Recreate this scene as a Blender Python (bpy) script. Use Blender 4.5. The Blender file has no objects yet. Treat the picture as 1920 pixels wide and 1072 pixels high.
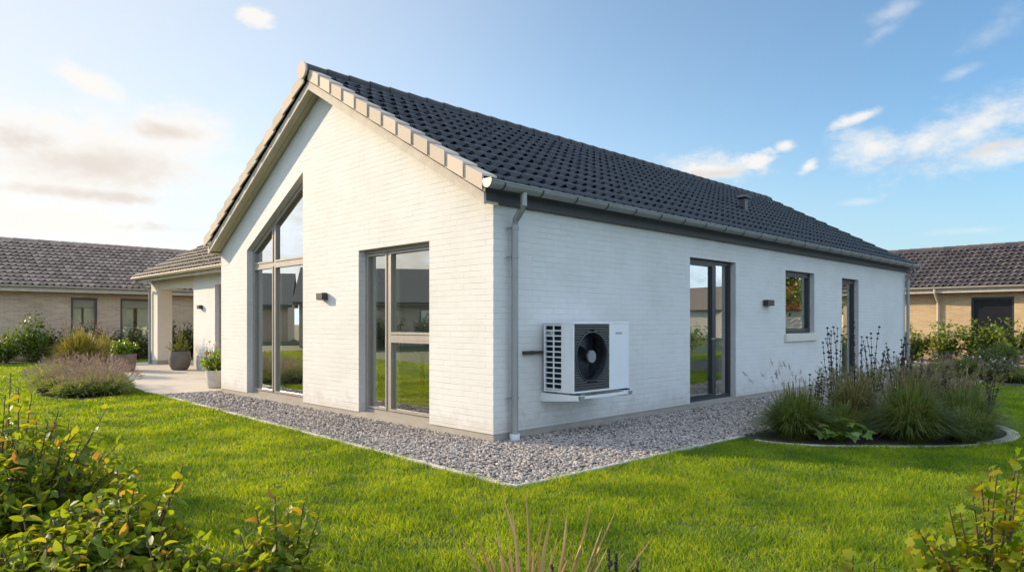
import bpy, bmesh, math, random
import numpy as np
from mathutils import Vector, Matrix
random.seed(7); rng = np.random.default_rng(11)
S = bpy.context.scene; C = S.collection
PI = math.pi

# ------------------------------------------------------------------ camera frame
FPX, CXP, HYP, CAMZ = 1284.0, 960.0, 605.0, 1.3
CAM = np.array([5.382, -5.014]); YAW = math.radians(45.465)
FW = np.array([-math.sin(YAW), math.cos(YAW)]); RT = np.array([math.cos(YAW), math.sin(YAW)])
def P(px, py, d):                      # the point seen at a pixel of the photo, at a given depth in metres
    xy = CAM + d*FW + (px-CXP)/FPX*d*RT
    return Vector((xy[0], xy[1], CAMZ-(py-HYP)/FPX*d))
SUN_EL = math.radians(21.0); SUN_H = np.array([-0.905, -0.425])

# ------------------------------------------------------------------ node materials
def newmat(name):
    m = bpy.data.materials.new(name); m.use_nodes = True
    nt = m.node_tree; nt.nodes.clear()
    return m, nt
def N(nt, t, **kw):
    n = nt.nodes.new(t)
    for k, v in kw.items():
        if k.startswith('i_'):
            key = k[2:]; key = int(key) if key.isdigit() else key.replace('_', ' ')
            n.inputs[key].default_value = v
        else: setattr(n, k, v)
    return n
def L(nt, a, ao, b, bi): nt.links.new(a.outputs[ao], b.inputs[bi])
def c4(c): return (c[0], c[1], c[2], 1.0)
def ramp(nt, stops, interp='LINEAR'):
    r = N(nt, 'ShaderNodeValToRGB'); r.color_ramp.interpolation = interp
    el = r.color_ramp.elements
    while len(el) < len(stops): el.new(0.5)
    for e, (p, c) in zip(el, stops): e.position = p; e.color = c4(c)
    return r
def plain(name, col, rough=0.6, metal=0.0, var=0.12, scale=6.0, bump=0.0, bscale=60.0, spec=0.5):
    """one colour, broken by two sizes of noise in value and roughness"""
    m, nt = newmat(name)
    out = N(nt, 'ShaderNodeOutputMaterial'); b = N(nt, 'ShaderNodeBsdfPrincipled')
    b.inputs['Metallic'].default_value = metal; b.inputs['Specular IOR Level'].default_value = spec
    tc = N(nt, 'ShaderNodeTexCoord')
    n1 = N(nt, 'ShaderNodeTexNoise', i_Scale=scale, i_Detail=6.0, i_Roughness=0.65); L(nt, tc, 'Object', n1, 'Vector')
    r = ramp(nt, [(0.25, [x*(1-var) for x in col]), (0.75, [min(1, x*(1+var)) for x in col])])
    L(nt, n1, 'Fac', r, 'Fac'); L(nt, r, 'Color', b, 'Base Color')
    mr = N(nt, 'ShaderNodeMapRange'); mr.inputs['To Min'].default_value = max(0.02, rough-0.08); mr.inputs['To Max'].default_value = min(1, rough+0.08)
    L(nt, n1, 'Fac', mr, 'Value'); L(nt, mr, 'Result', b, 'Roughness')
    if bump:
        n2 = N(nt, 'ShaderNodeTexNoise', i_Scale=bscale, i_Detail=4.0); L(nt, tc, 'Object', n2, 'Vector')
        bp = N(nt, 'ShaderNodeBump', i_Strength=bump, i_Distance=0.01); L(nt, n2, 'Fac', bp, 'Height'); L(nt, bp, 'Normal', b, 'Normal')
    L(nt, b, 'BSDF', out, 'Surface')
    return m
def brick(name, c1, c2, mortar, bw=0.24, rh=0.0667, ms=0.006, rough=0.75, depth=0.005, dirt=0.05, wob=0.004):
    """bricks laid in the wall's own UV, which is in metres"""
    m, nt = newmat(name)
    out = N(nt, 'ShaderNodeOutputMaterial'); b = N(nt, 'ShaderNodeBsdfPrincipled')
    uv = N(nt, 'ShaderNodeUVMap')
    nz = N(nt, 'ShaderNodeTexNoise', i_Scale=7.0, i_Detail=3.0); L(nt, uv, 'UV', nz, 'Vector')
    sub = N(nt, 'ShaderNodeVectorMath', operation='SUBTRACT'); sub.inputs[1].default_value = (0.5, 0.5, 0.5); L(nt, nz, 'Color', sub, 0)
    sc = N(nt, 'ShaderNodeVectorMath', operation='SCALE'); sc.inputs['Scale'].default_value = wob*2; L(nt, sub, 'Vector', sc, 0)
    ad = N(nt, 'ShaderNodeVectorMath', operation='ADD'); L(nt, uv, 'UV', ad, 0); L(nt, sc, 'Vector', ad, 1)
    bt = N(nt, 'ShaderNodeTexBrick', i_Scale=1.0)
    bt.inputs['Brick Width'].default_value = bw; bt.inputs['Row Height'].default_value = rh
    bt.inputs['Mortar Size'].default_value = ms; bt.inputs['Mortar Smooth'].default_value = 0.5
    bt.inputs['Color1'].default_value = c4(c1); bt.inputs['Color2'].default_value = c4(c2); bt.inputs['Mortar'].default_value = c4(mortar)
    L(nt, ad, 'Vector', bt, 'Vector')
    # weathering: broad and fine
    n2 = N(nt, 'ShaderNodeTexNoise', i_Scale=0.9, i_Detail=7.0, i_Roughness=0.7); L(nt, uv, 'UV', n2, 'Vector')
    r2 = ramp(nt, [(0.3, (1-dirt*1.6, 1-dirt*1.8, 1-dirt*2.1)), (0.62, (1, 1, 1))]); L(nt, n2, 'Fac', r2, 'Fac')
    mx = N(nt, 'ShaderNodeMix', data_type='RGBA', blend_type='MULTIPLY'); mx.inputs['Factor'].default_value = 1.0
    L(nt, bt, 'Color', mx, 'A'); L(nt, r2, 'Color', mx, 'B')
    # rain splash: earth thrown up on the lowest courses, in ragged patches
    sv = N(nt, 'ShaderNodeSeparateXYZ'); L(nt, uv, 'UV', sv, 'Vector')
    n5 = N(nt, 'ShaderNodeTexNoise', i_Scale=5.0, i_Detail=6.0, i_Roughness=0.7); L(nt, uv, 'UV', n5, 'Vector')
    ht = N(nt, 'ShaderNodeMath', operation='MULTIPLY_ADD'); ht.inputs[1].default_value = 0.9; ht.inputs[2].default_value = -0.12; L(nt, n5, 'Fac', ht, 0)
    dv = N(nt, 'ShaderNodeMath', operation='SUBTRACT'); L(nt, ht, 'Value', dv, 0); L(nt, sv, 'Y', dv, 1)
    sp = N(nt, 'ShaderNodeMapRange', interpolation_type='SMOOTHSTEP'); sp.inputs['From Max'].default_value = 0.22; sp.inputs['To Max'].default_value = 0.30; L(nt, dv, 'Value', sp, 'Value')
    mx2 = N(nt, 'ShaderNodeMix', data_type='RGBA', blend_type='MULTIPLY'); L(nt, sp, 'Result', mx2, 'Factor'); L(nt, mx, 'Result', mx2, 'A'); mx2.inputs['B'].default_value = (0.62, 0.54, 0.44, 1); L(nt, mx2, 'Result', b, 'Base Color')
    b.inputs['Roughness'].default_value = rough
    # relief: joints plus lumpy brick faces, joints of uneven depth
    n3 = N(nt, 'ShaderNodeTexNoise', i_Scale=38.0, i_Detail=4.0, i_Roughness=0.6); L(nt, uv, 'UV', n3, 'Vector')
    n4 = N(nt, 'ShaderNodeTexNoise', i_Scale=3.1, i_Detail=3.0); L(nt, uv, 'UV', n4, 'Vector')
    jr = N(nt, 'ShaderNodeMapRange'); jr.inputs['From Min'].default_value = 0.3; jr.inputs['From Max'].default_value = 0.65
    jr.inputs['To Min'].default_value = 0.15; jr.inputs['To Max'].default_value = 1.0; L(nt, n4, 'Fac', jr, 'Value')
    mul = N(nt, 'ShaderNodeMath', operation='MULTIPLY'); L(nt, bt, 'Fac', mul, 0); L(nt, jr, 'Result', mul, 1)
    s2 = N(nt, 'ShaderNodeMath', operation='MULTIPLY'); s2.inputs[1].default_value = 0.35; L(nt, n3, 'Fac', s2, 0)
    # each brick stands a little in or out of the plane
    bt2 = N(nt, 'ShaderNodeTexBrick', i_Scale=1.0)
    for k in ('Brick Width', 'Row Height'): bt2.inputs[k].default_value = bt.inputs[k].default_value
    bt2.inputs['Mortar Size'].default_value = 0.0; bt2.inputs['Color1'].default_value = (0, 0, 0, 1); bt2.inputs['Color2'].default_value = (1, 1, 1, 1)
    L(nt, ad, 'Vector', bt2, 'Vector')
    s3 = N(nt, 'ShaderNodeMath', operation='MULTIPLY_ADD'); s3.inputs[1].default_value = 0.45; L(nt, bt2, 'Color', s3, 0); L(nt, s2, 'Value', s3, 2)
    h = N(nt, 'ShaderNodeMath', operation='SUBTRACT'); L(nt, s3, 'Value', h, 0); L(nt, mul, 'Value', h, 1)
    bp = N(nt, 'ShaderNodeBump', i_Strength=1.0, i_Distance=depth); L(nt, h, 'Value', bp, 'Height'); L(nt, bp, 'Normal', b, 'Normal')
    L(nt, b, 'BSDF', out, 'Surface')
    return m
def islands(name, cols, rough=0.5, trans=0.0, tcol=None, spec=0.4, patch=0.0, pscale=0.6, bump=0.0):
    """colour picked per loose piece (leaf, blade, tile, stone); patch adds broad variation over the ground"""
    m, nt = newmat(name)
    out = N(nt, 'ShaderNodeOutputMaterial'); b = N(nt, 'ShaderNodeBsdfPrincipled')
    g = N(nt, 'ShaderNodeNewGeometry')
    n = len(cols); r = ramp(nt, [((i+0.5)/n if n > 1 else 0.5, c) for i, c in enumerate(cols)])
    L(nt, g, 'Random Per Island', r, 'Fac')
    col, co = r, 'Color'
    if patch:
        tc = N(nt, 'ShaderNodeTexCoord'); nz = N(nt, 'ShaderNodeTexNoise', i_Scale=pscale, i_Detail=4.0); L(nt, tc, 'Object', nz, 'Vector')
        rr = ramp(nt, [(0.35, (1-patch, 1-patch*0.75, 1-patch)), (0.65, (1+patch, 1+patch*0.55, 1))]); L(nt, nz, 'Fac', rr, 'Fac')
        mx = N(nt, 'ShaderNodeMix', data_type='RGBA', blend_type='MULTIPLY'); mx.inputs['Factor'].default_value = 1.0
        L(nt, r, 'Color', mx, 'A'); L(nt, rr, 'Color', mx, 'B'); col, co = mx, 'Result'
    L(nt, col, co, b, 'Base Color')
    b.inputs['Roughness'].default_value = rough; b.inputs['Specular IOR Level'].default_value = spec
    if bump:
        tc = N(nt, 'ShaderNodeTexCoord'); nz = N(nt, 'ShaderNodeTexNoise', i_Scale=55.0, i_Detail=4.0); L(nt, tc, 'Object', nz, 'Vector')
        bp = N(nt, 'ShaderNodeBump', i_Strength=bump, i_Distance=0.01); L(nt, nz, 'Fac', bp, 'Height'); L(nt, bp, 'Normal', b, 'Normal')
    if trans:
        t = N(nt, 'ShaderNodeBsdfTranslucent')
        mm = N(nt, 'ShaderNodeMix', data_type='RGBA', blend_type='MULTIPLY'); mm.inputs['Factor'].default_value = 1.0
        L(nt, col, co, mm, 'A'); mm.inputs['B'].default_value = c4(tcol or (1.9, 1.7, 0.7)); L(nt, mm, 'Result', t, 'Color')
        ms = N(nt, 'ShaderNodeMixShader'); ms.inputs['Fac'].default_value = trans
        L(nt, b, 'BSDF', ms, 1); L(nt, t, 'BSDF', ms, 2); L(nt, ms, 'Shader', out, 'Surface')
    else: L(nt, b, 'BSDF', out, 'Surface')
    return m
def glass(name, tint=(0.88, 0.94, 0.86), boost=0.26, wob=0.0):
    m, nt = newmat(name)
    out = N(nt, 'ShaderNodeOutputMaterial')
    fr = N(nt, 'ShaderNodeLayerWeight', i_Blend=0.5)         # coated double glazing, the same seen from either side
    pw = N(nt, 'ShaderNodeMath', operation='POWER'); pw.inputs[1].default_value = 1.7; L(nt, fr, 'Facing', pw, 0)
    mu = N(nt, 'ShaderNodeMath', operation='MULTIPLY_ADD', use_clamp=True); mu.inputs[1].default_value = 0.74; mu.inputs[2].default_value = boost; L(nt, pw, 'Value', mu, 0)
    t = N(nt, 'ShaderNodeBsdfTransparent'); t.inputs['Color'].default_value = c4(tint)
    g = N(nt, 'ShaderNodeBsdfGlossy'); g.inputs['Roughness'].default_value = 0.0; g.inputs['Color'].default_value = (0.97, 0.98, 0.96, 1)
    if wob:
        tc = N(nt, 'ShaderNodeTexCoord'); nz = N(nt, 'ShaderNodeTexNoise', i_Scale=1.3, i_Detail=1.0); L(nt, tc, 'Object', nz, 'Vector')
        bp = N(nt, 'ShaderNodeBump', i_Strength=0.25, i_Distance=wob); L(nt, nz, 'Fac', bp, 'Height'); L(nt, bp, 'Normal', g, 'Normal')
    ms = N(nt, 'ShaderNodeMixShader'); L(nt, mu, 'Value', ms, 'Fac'); L(nt, t, 'BSDF', ms, 1); L(nt, g, 'BSDF', ms, 2); L(nt, ms, 'Shader', out, 'Surface')
    return m

M = {}
M['white_brick'] = brick('white_brick', (0.69, 0.672, 0.652), (0.662, 0.645, 0.625), (0.645, 0.63, 0.61), depth=0.0024, dirt=0.065)
M['grey_brick'] = brick('grey_brick', (0.62, 0.45, 0.30), (0.47, 0.34, 0.23), (0.62, 0.50, 0.37), ms=0.010, bw=0.30, dirt=0.14)
M['yellow_brick'] = brick('yellow_brick', (0.64, 0.44, 0.23), (0.54, 0.36, 0.19), (0.60, 0.48, 0.33), ms=0.010, dirt=0.1)
M['red_brick'] = brick('red_brick', (0.30, 0.12, 0.08), (0.24, 0.10, 0.07), (0.4, 0.36, 0.3), ms=0.010, dirt=0.1)
M['stucco'] = plain('stucco', (0.66, 0.60, 0.51), 0.85, var=0.05, bump=0.3, bscale=90)
M['concrete'] = plain('concrete', (0.36, 0.32, 0.27), 0.85, var=0.18, scale=3.5, bump=0.35, bscale=70)
M['paving'] = plain('paving', (0.50, 0.43, 0.35), 0.85, var=0.14, scale=1.7, bump=0.25, bscale=40)
M['kerbstone'] = plain('kerbstone', (0.46, 0.42, 0.36), 0.85, var=0.2, scale=9, bump=0.3, bscale=60)
M['roof_tile'] = islands('roof_tile', [(0.011, 0.014, 0.020), (0.015, 0.018, 0.025), (0.018, 0.021, 0.028), (0.024, 0.026, 0.032), (0.015, 0.019, 0.026)], rough=0.42, spec=0.42, bump=0.12)
M['ridge_tile'] = islands('ridge_tile', [(0.030, 0.029, 0.031), (0.043, 0.041, 0.042)], rough=0.6, bump=0.2)
M['verge_tile'] = islands('verge_tile', [(0.496, 0.400, 0.316), (0.549, 0.446, 0.356), (0.591, 0.483, 0.386)], rough=0.8, bump=0.2)
M['brown_tile'] = islands('brown_tile', [(0.238, 0.162, 0.125), (0.301, 0.210, 0.160), (0.378, 0.266, 0.206)], rough=0.5, bump=0.15)
M['annex_tile'] = islands('annex_tile', [(0.045, 0.031, 0.024), (0.060, 0.042, 0.032), (0.078, 0.055, 0.042)], rough=0.62, bump=0.15)
M['purple_tile'] = islands('purple_tile', [(0.055, 0.043, 0.042), (0.075, 0.058, 0.055), (0.10, 0.078, 0.072)], rough=0.45, bump=0.15)
M['red_tile'] = islands('red_tile', [(0.42, 0.10, 0.05), (0.50, 0.13, 0.06)], rough=0.6)
M['board'] = plain('board', (0.52, 0.45, 0.37), 0.8, var=0.22, scale=5, bump=0.3, bscale=50)
M['soffit'] = plain('soffit', (0.50, 0.43, 0.27), 0.75, var=0.12, scale=4)
M['fascia'] = plain('fascia', (0.055, 0.056, 0.06), 0.6, var=0.25, scale=6)
M['zinc'] = plain('zinc', (0.30, 0.305, 0.295), 0.5, metal=0.35, var=0.12, scale=3)
M['cream_metal'] = plain('cream_metal', (0.55, 0.48, 0.38), 0.5, metal=0.2, var=0.1, scale=4)
M['white_plastic'] = plain('white_plastic', (0.75, 0.75, 0.77), 0.45, var=0.04)
M['frame'] = plain('frame', (0.34, 0.30, 0.265), 0.45, metal=0.15, var=0.08, scale=9)
M['dark_frame'] = plain('dark_frame', (0.036, 0.040, 0.046), 0.4, metal=0.2, var=0.12, scale=9)
M['brown_frame'] = plain('brown_frame', (0.085, 0.062, 0.05), 0.55, var=0.12)
M['glass'] = glass('glass', wob=0.0006)
M['blind'] = plain('blind', (0.55, 0.52, 0.47), 0.8, var=0.05)
M['unit_white'] = plain('unit_white', (0.72, 0.73, 0.75), 0.38, var=0.03, scale=2)
M['louvre'] = plain('louvre', (0.065, 0.062, 0.06), 0.5, var=0.1)
M['unit_dark'] = plain('unit_dark', (0.045, 0.047, 0.052), 0.45, var=0.12)
M['black'] = plain('black', (0.010, 0.011, 0.013), 0.35, var=0.2)
M['fan_black'] = plain('fan_black', (0.005, 0.008, 0.013), 0.35, var=0.2, spec=0.25)
M['hub_grey'] = plain('hub_grey', (0.22, 0.21, 0.21), 0.5, var=0.1)
M['fin'] = plain('fin', (0.02, 0.04, 0.05), 0.5, var=0.3, scale=30)
M['lamp'] = plain('lamp', (0.030, 0.028, 0.028), 0.45, var=0.15)
M['steel'] = plain('steel', (0.4, 0.4, 0.42), 0.4, metal=0.7, var=0.1)
M['pot_dark'] = plain('pot_dark', (0.15, 0.12, 0.10), 0.75, var=0.25, scale=7, bump=0.3, bscale=30)
M['pot_brown'] = plain('pot_brown', (0.22, 0.16, 0.125), 0.8, var=0.2, scale=6, bump=0.3, bscale=30)
M['pot_pale'] = plain('pot_pale', (0.50, 0.46, 0.41), 0.8, var=0.25, scale=8, bump=0.35, bscale=25)
M['soil'] = plain('soil', (0.045, 0.032, 0.022), 0.95, var=0.5, scale=22, bump=1.0, bscale=45)
M['lit_room'] = plain('lit_room', (0.72, 0.66, 0.50), 0.9, var=0.1)
M['room_wall'] = plain('room_wall', (0.74, 0.73, 0.66), 0.8, var=0.04)
M['far_roof'] = plain('far_roof', (0.20, 0.165, 0.13), 0.8, var=0.15)
M['dark_glass'] = plain('dark_glass', (0.018, 0.018, 0.021), 0.25, var=0.2, spec=0.3)
M['room_floor'] = plain('room_floor', (0.46, 0.38, 0.28), 0.5, var=0.2, scale=3)
M['curtain'] = plain('curtain', (0.50, 0.52, 0.42), 0.9, var=0.08)
M['wood_dark'] = plain('wood_dark', (0.05, 0.036, 0.026), 0.5, var=0.2)
M['paper'] = plain('paper', (0.42, 0.40, 0.36), 0.8, var=0.3, scale=9)
M['lawn'] = plain('lawn', (0.045, 0.07, 0.012), 0.95, var=0.35, scale=3.0, bump=0.6, bscale=40)
M['gravel_base'] = plain('gravel_base', (0.09, 0.082, 0.076), 0.9, var=0.4, scale=40, bump=1.0, bscale=60)
M['stone'] = islands('stone', [(0.154, 0.134, 0.121), (0.349, 0.302, 0.266), (0.451, 0.391, 0.344), (0.277, 0.247, 0.233), (0.534, 0.469, 0.416), (0.370, 0.307, 0.262)], rough=0.8)
M['grass'] = islands('grass', [(0.090, 0.179, 0.011), (0.132, 0.235, 0.014), (0.174, 0.267, 0.017), (0.238, 0.284, 0.025)], rough=0.5, trans=0.5, tcol=(2.3, 2.0, 0.4), spec=0.2, patch=0.42, pscale=1.5)
M['bark'] = plain('bark', (0.085, 0.055, 0.038), 0.8, var=0.3, scale=20)
M['beech'] = islands('beech', [(0.096, 0.154, 0.014), (0.131, 0.203, 0.016), (0.176, 0.244, 0.019), (0.229, 0.268, 0.019), (0.298, 0.292, 0.019), (0.150, 0.211, 0.016), (0.105, 0.162, 0.014), (0.176, 0.244, 0.016), (0.131, 0.194, 0.016), (0.211, 0.259, 0.019), (0.090, 0.143, 0.013), (0.176, 0.244, 0.019), (0.229, 0.268, 0.019), (0.299, 0.292, 0.019), (0.150, 0.211, 0.016), (0.105, 0.162, 0.014), (0.176, 0.244, 0.016), (0.300, 0.240, 0.020), (0.300, 0.170, 0.040)], rough=0.48, trans=0.5, spec=0.35)
M['vine'] = islands('vine', [(0.081, 0.153, 0.006), (0.135, 0.204, 0.007), (0.198, 0.244, 0.010), (0.270, 0.275, 0.012), (0.108, 0.174, 0.008), (0.306, 0.204, 0.020), (0.162, 0.224, 0.008), (0.225, 0.255, 0.012)], rough=0.55, trans=0.5, spec=0.2)
M['laurel'] = islands('laurel', [(0.066, 0.118, 0.015), (0.104, 0.180, 0.018), (0.150, 0.226, 0.024), (0.188, 0.234, 0.024)], rough=0.35, trans=0.3, spec=0.5)
M['dark_leaf'] = islands('dark_leaf', [(0.045, 0.068, 0.018), (0.068, 0.093, 0.021), (0.098, 0.128, 0.027), (0.120, 0.120, 0.045)], rough=0.45, trans=0.3)
M['bright_leaf'] = islands('bright_leaf', [(0.100, 0.175, 0.018), (0.144, 0.225, 0.022), (0.188, 0.250, 0.025)], rough=0.35, trans=0.4)
M['conifer'] = islands('conifer', [(0.09, 0.12, 0.03), (0.13, 0.15, 0.035), (0.17, 0.18, 0.05)], rough=0.55, trans=0.3)
M['hosta'] = islands('hosta', [(0.065, 0.130, 0.016), (0.098, 0.176, 0.018), (0.169, 0.195, 0.026)], rough=0.35, trans=0.35)
M['fountain'] = islands('fountain', [(0.158, 0.187, 0.048), (0.050, 0.098, 0.016), (0.072, 0.125, 0.020), (0.108, 0.156, 0.028), (0.173, 0.156, 0.064)], rough=0.45, trans=0.35)
M['golden_grass'] = islands('golden_grass', [(0.132, 0.156, 0.024), (0.204, 0.204, 0.036), (0.264, 0.228, 0.054), (0.312, 0.240, 0.096)], rough=0.5, trans=0.4)
M['brown_grass'] = islands('brown_grass', [(0.30, 0.25, 0.14), (0.10, 0.115, 0.035), (0.16, 0.14, 0.07), (0.21, 0.17, 0.09), (0.085, 0.115, 0.03)], rough=0.6, trans=0.3)
M['straw'] = islands('straw', [(0.42, 0.25, 0.095), (0.50, 0.34, 0.14), (0.58, 0.43, 0.20), (0.32, 0.24, 0.07)], rough=0.5, trans=0.15)
M['plume'] = islands('plume', [(0.234, 0.163, 0.117), (0.312, 0.221, 0.163), (0.182, 0.124, 0.098)], rough=0.8, trans=0.25, tcol=(1.4, 1.2, 1.0))
M['lav_leaf'] = islands('lav_leaf', [(0.149, 0.192, 0.050), (0.207, 0.240, 0.070), (0.253, 0.276, 0.100)], rough=0.6, trans=0.3)
M['lav_flower'] = islands('lav_flower', [(0.310, 0.242, 0.173), (0.241, 0.182, 0.168), (0.356, 0.275, 0.179), (0.196, 0.143, 0.158)], rough=0.7, trans=0.25, tcol=(1.4, 1.2, 1.0))
M['seedhead'] = islands('seedhead', [(0.021, 0.015, 0.014), (0.038, 0.026, 0.021)], rough=0.8)
M['petal'] = islands('petal', [(0.75, 0.72, 0.68), (0.70, 0.62, 0.58)], rough=0.6, trans=0.3, tcol=(1, 1, 1))
M['petal_pink'] = islands('petal_pink', [(0.55, 0.22, 0.12), (0.62, 0.30, 0.2)], rough=0.6, trans=0.3, tcol=(1.2, 1, 1))

# ------------------------------------------------------------------ object helpers
def link(o, parent=None):
    C.objects.link(o)
    if parent is not None: o.parent = parent
    return o
def tag(o, label=None, cat=None, group=None, kind=None):
    if label: o['label'] = label
    if cat: o['category'] = cat
    if group: o['group'] = group
    if kind: o['kind'] = kind
    return o
def thing(name, label, cat, loc=(0, 0, 0), rz=0, group=None):
    o = bpy.data.objects.new(name, None); o.empty_display_size = 0.2
    o.location = loc; o.rotation_euler = (0, 0, rz); link(o)
    return tag(o, label, cat, group)
class MB:
    def __init__(s): s.v = []; s.f = []; s.uv = []
    def quad(s, a, b, c, d, uv=None):
        i = len(s.v); s.v += [tuple(a), tuple(b), tuple(c), tuple(d)]; s.f.append((i, i+1, i+2, i+3)); s.uv.append(uv)
    def box(s, x0, y0, z0, x1, y1, z1):
        i = len(s.v)
        s.v += [(x0, y0, z0), (x1, y0, z0), (x1, y1, z0), (x0, y1, z0), (x0, y0, z1), (x1, y0, z1), (x1, y1, z1), (x0, y1, z1)]
        for f in ((0, 3, 2, 1), (4, 5, 6, 7), (0, 1, 5, 4), (1, 2, 6, 5), (2, 3, 7, 6), (3, 0, 4, 7)):
            s.f.append(tuple(i+k for k in f)); s.uv.append(None)
        return s
    def prism(s, poly, fn, a, b):
        """poly of 2D points swept from a to b; fn(u, v, t) gives the 3D point"""
        i = len(s.v); n = len(poly)
        s.v += [tuple(fn(u, v, a)) for u, v in poly] + [tuple(fn(u, v, b)) for u, v in poly]
        s.f.append(tuple(range(i, i+n))); s.f.append(tuple(range(i+2*n-1, i+n-1, -1))); s.uv += [None, None]
        for k in range(n):
            k2 = (k+1) % n; s.f.append((i+k, i+n+k, i+n+k2, i+k2)); s.uv.append(None)
        return s
    def tube(s, pts, r, n=8, cap=True):
        pts = [Vector(p) for p in pts]; rs = r if hasattr(r, '__len__') else [r]*len(pts)
        i = len(s.v); up = Vector((0, 0, 1))
        for k, p in enumerate(pts):
            d = (pts[min(k+1, len(pts)-1)]-pts[max(k-1, 0)]).normalized()
            a = d.cross(up) if abs(d.z) < 0.95 else d.cross(Vector((0, 1, 0)))
            a.normalize(); b = d.cross(a)
            for j in range(n):
                t = 2*PI*j/n; s.v.append(tuple(p+rs[k]*(math.cos(t)*a+math.sin(t)*b)))
        for k in range(len(pts)-1):
            for j in range(n):
                j2 = (j+1) % n; s.f.append((i+k*n+j, i+k*n+j2, i+(k+1)*n+j2, i+(k+1)*n+j)); s.uv.append(None)
        if cap:
            s.f.append(tuple(i+j for j in range(n-1, -1, -1))); m = i+(len(pts)-1)*n; s.f.append(tuple(m+j for j in range(n))); s.uv += [None, None]
        return s
    def lathe(s, prof, c=(0, 0, 0), n=28):
        i = len(s.v)
        for r, z in prof:
            for j in range(n):
                t = 2*PI*j/n; s.v.append((c[0]+r*math.cos(t), c[1]+r*math.sin(t), c[2]+z))
        for k in range(len(prof)-1):
            for j in range(n):
                j2 = (j+1) % n; s.f.append((i+k*n+j, i+k*n+j2, i+(k+1)*n+j2, i+(k+1)*n+j)); s.uv.append(None)
        return s
    def build(s, name, mat, parent=None, smooth=False, bevel=0.0, fix=True):
        me = bpy.data.meshes.new(name); me.from_pydata(s.v, [], s.f); me.materials.append(mat)
        if any(u is not None for u in s.uv):
            l = me.uv_layers.new(name='UVMap')
            for p, u in zip(me.polygons, s.uv):
                if u is not None:
                    for li, q in zip(p.loop_indices, u): l.data[li].uv = q
        if fix:
            bm = bmesh.new(); bm.from_mesh(me); bmesh.ops.recalc_face_normals(bm, faces=bm.faces)
            if bevel:
                ed = [e for e in bm.edges if len(e.link_faces) == 2 and e.calc_face_angle(0) > 0.6]
                bmesh.ops.bevel(bm, geom=ed, offset=bevel, segments=2, affect='EDGES', profile=0.6)
            bm.to_mesh(me); bm.free()
        if smooth:
            me.shade_smooth()
            try: me.set_sharp_from_angle(angle=math.radians(40))
            except Exception: pass
        return link(bpy.data.objects.new(name, me), parent)
def npmesh(name, V, F, mat, parent=None, smooth=False):
    """V (n,3), F list of (m,k) index arrays"""
    me = bpy.data.meshes.new(name)
    V = np.asarray(V, dtype=np.float32); me.vertices.add(len(V)); me.vertices.foreach_set('co', V.ravel())
    loops = np.concatenate([f.ravel() for f in F]).astype(np.int32)
    tot = np.concatenate([np.full(len(f), f.shape[1], dtype=np.int32) for f in F])
    start = np.concatenate([[0], np.cumsum(tot)[:-1]]).astype(np.int32)
    me.loops.add(len(loops)); me.loops.foreach_set('vertex_index', loops)
    me.polygons.add(len(tot)); me.polygons.foreach_set('loop_start', start); me.polygons.foreach_set('loop_total', tot)
    if smooth: me.polygons.foreach_set('use_smooth', np.ones(len(tot), dtype=bool))
    me.update(calc_edges=True); me.validate(); me.materials.append(mat)
    return link(bpy.data.objects.new(name, me), parent)
class Pieces:
    """many copies of small templates gathered into one foliage mesh"""
    def __init__(s): s.V = []; s.Q = []; s.T = []; s.n = 0
    def add(s, tv, tq, tt, R, sc, pos):
        tv = np.asarray(tv, float); k = len(R); m = len(tv)
        sc = np.asarray(sc, float); sc = sc.reshape(k, 1, -1) if sc.ndim > 1 else sc.reshape(k, 1, 1)
        V = np.einsum('kij,kmj->kmi', R, tv[None]*sc)+np.asarray(pos)[:, None, :]
        s.raw(V, tq, tt)
    def raw(s, V, tq, tt):
        k, m = V.shape[:2]; off = (s.n+np.arange(k)*m)[:, None, None]
        s.V.append(V.reshape(-1, 3))
        if len(tq): s.Q.append((np.asarray(tq)[None]+off).reshape(-1, 4))
        if len(tt): s.T.append((np.asarray(tt)[None]+off).reshape(-1, 3))
        s.n += k*m
    def build(s, name, mat, parent=None, smooth=False):
        F = []
        if s.Q: F.append(np.concatenate(s.Q))
        if s.T: F.append(np.concatenate(s.T))
        return npmesh(name, np.concatenate(s.V), F, mat, parent, smooth)
def unit(a): return a/np.maximum(np.linalg.norm(a, axis=-1, keepdims=True), 1e-9)
def frames(d, n):
    """rotation matrices whose columns are x, leaf axis d, leaf normal"""
    d = unit(d); x = unit(np.cross(d, n)); n2 = np.cross(x, d)
    return np.stack([x, d, n2], axis=-1)
# leaf templates: axis +Y, normal +Z, unit length
def leaf_t(w=0.55, fold=0.10, droop=0.12):
    ys = [0.0, 0.22, 0.52, 0.80, 1.0]; ws = [0.03, 0.42, 0.5, 0.30, 0.0]
    v = []
    for y, ww in zip(ys, ws):
        z = -droop*y*y
        v += [(-ww*w, y, z+fold*ww), (0, y, z), (ww*w, y, z+fold*ww)]
    q = []
    for k in range(4):
        a = k*3; q += [(a, a+1, a+4, a+3), (a+1, a+2, a+5, a+4)]
    return np.array(v), q, []
def lobed_t(droop=0.35):
    out = [(0, 0), (0.30, 0.02), (0.52, 0.22), (0.34, 0.34), (0.56, 0.62), (0.28, 0.62), (0.0, 1.0), (-0.28, 0.62), (-0.56, 0.62), (-0.34, 0.34), (-0.52, 0.22), (-0.30, 0.02)]
    v = [(0, 0.38, 0.0)]+[(x, y, 0.10*abs(x)-droop*(y-0.3)**2) for x, y in out]
    t = [(0, 1+k, 1+(k+1) % 12) for k in range(12)]
    return np.array(v), [], t
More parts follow.
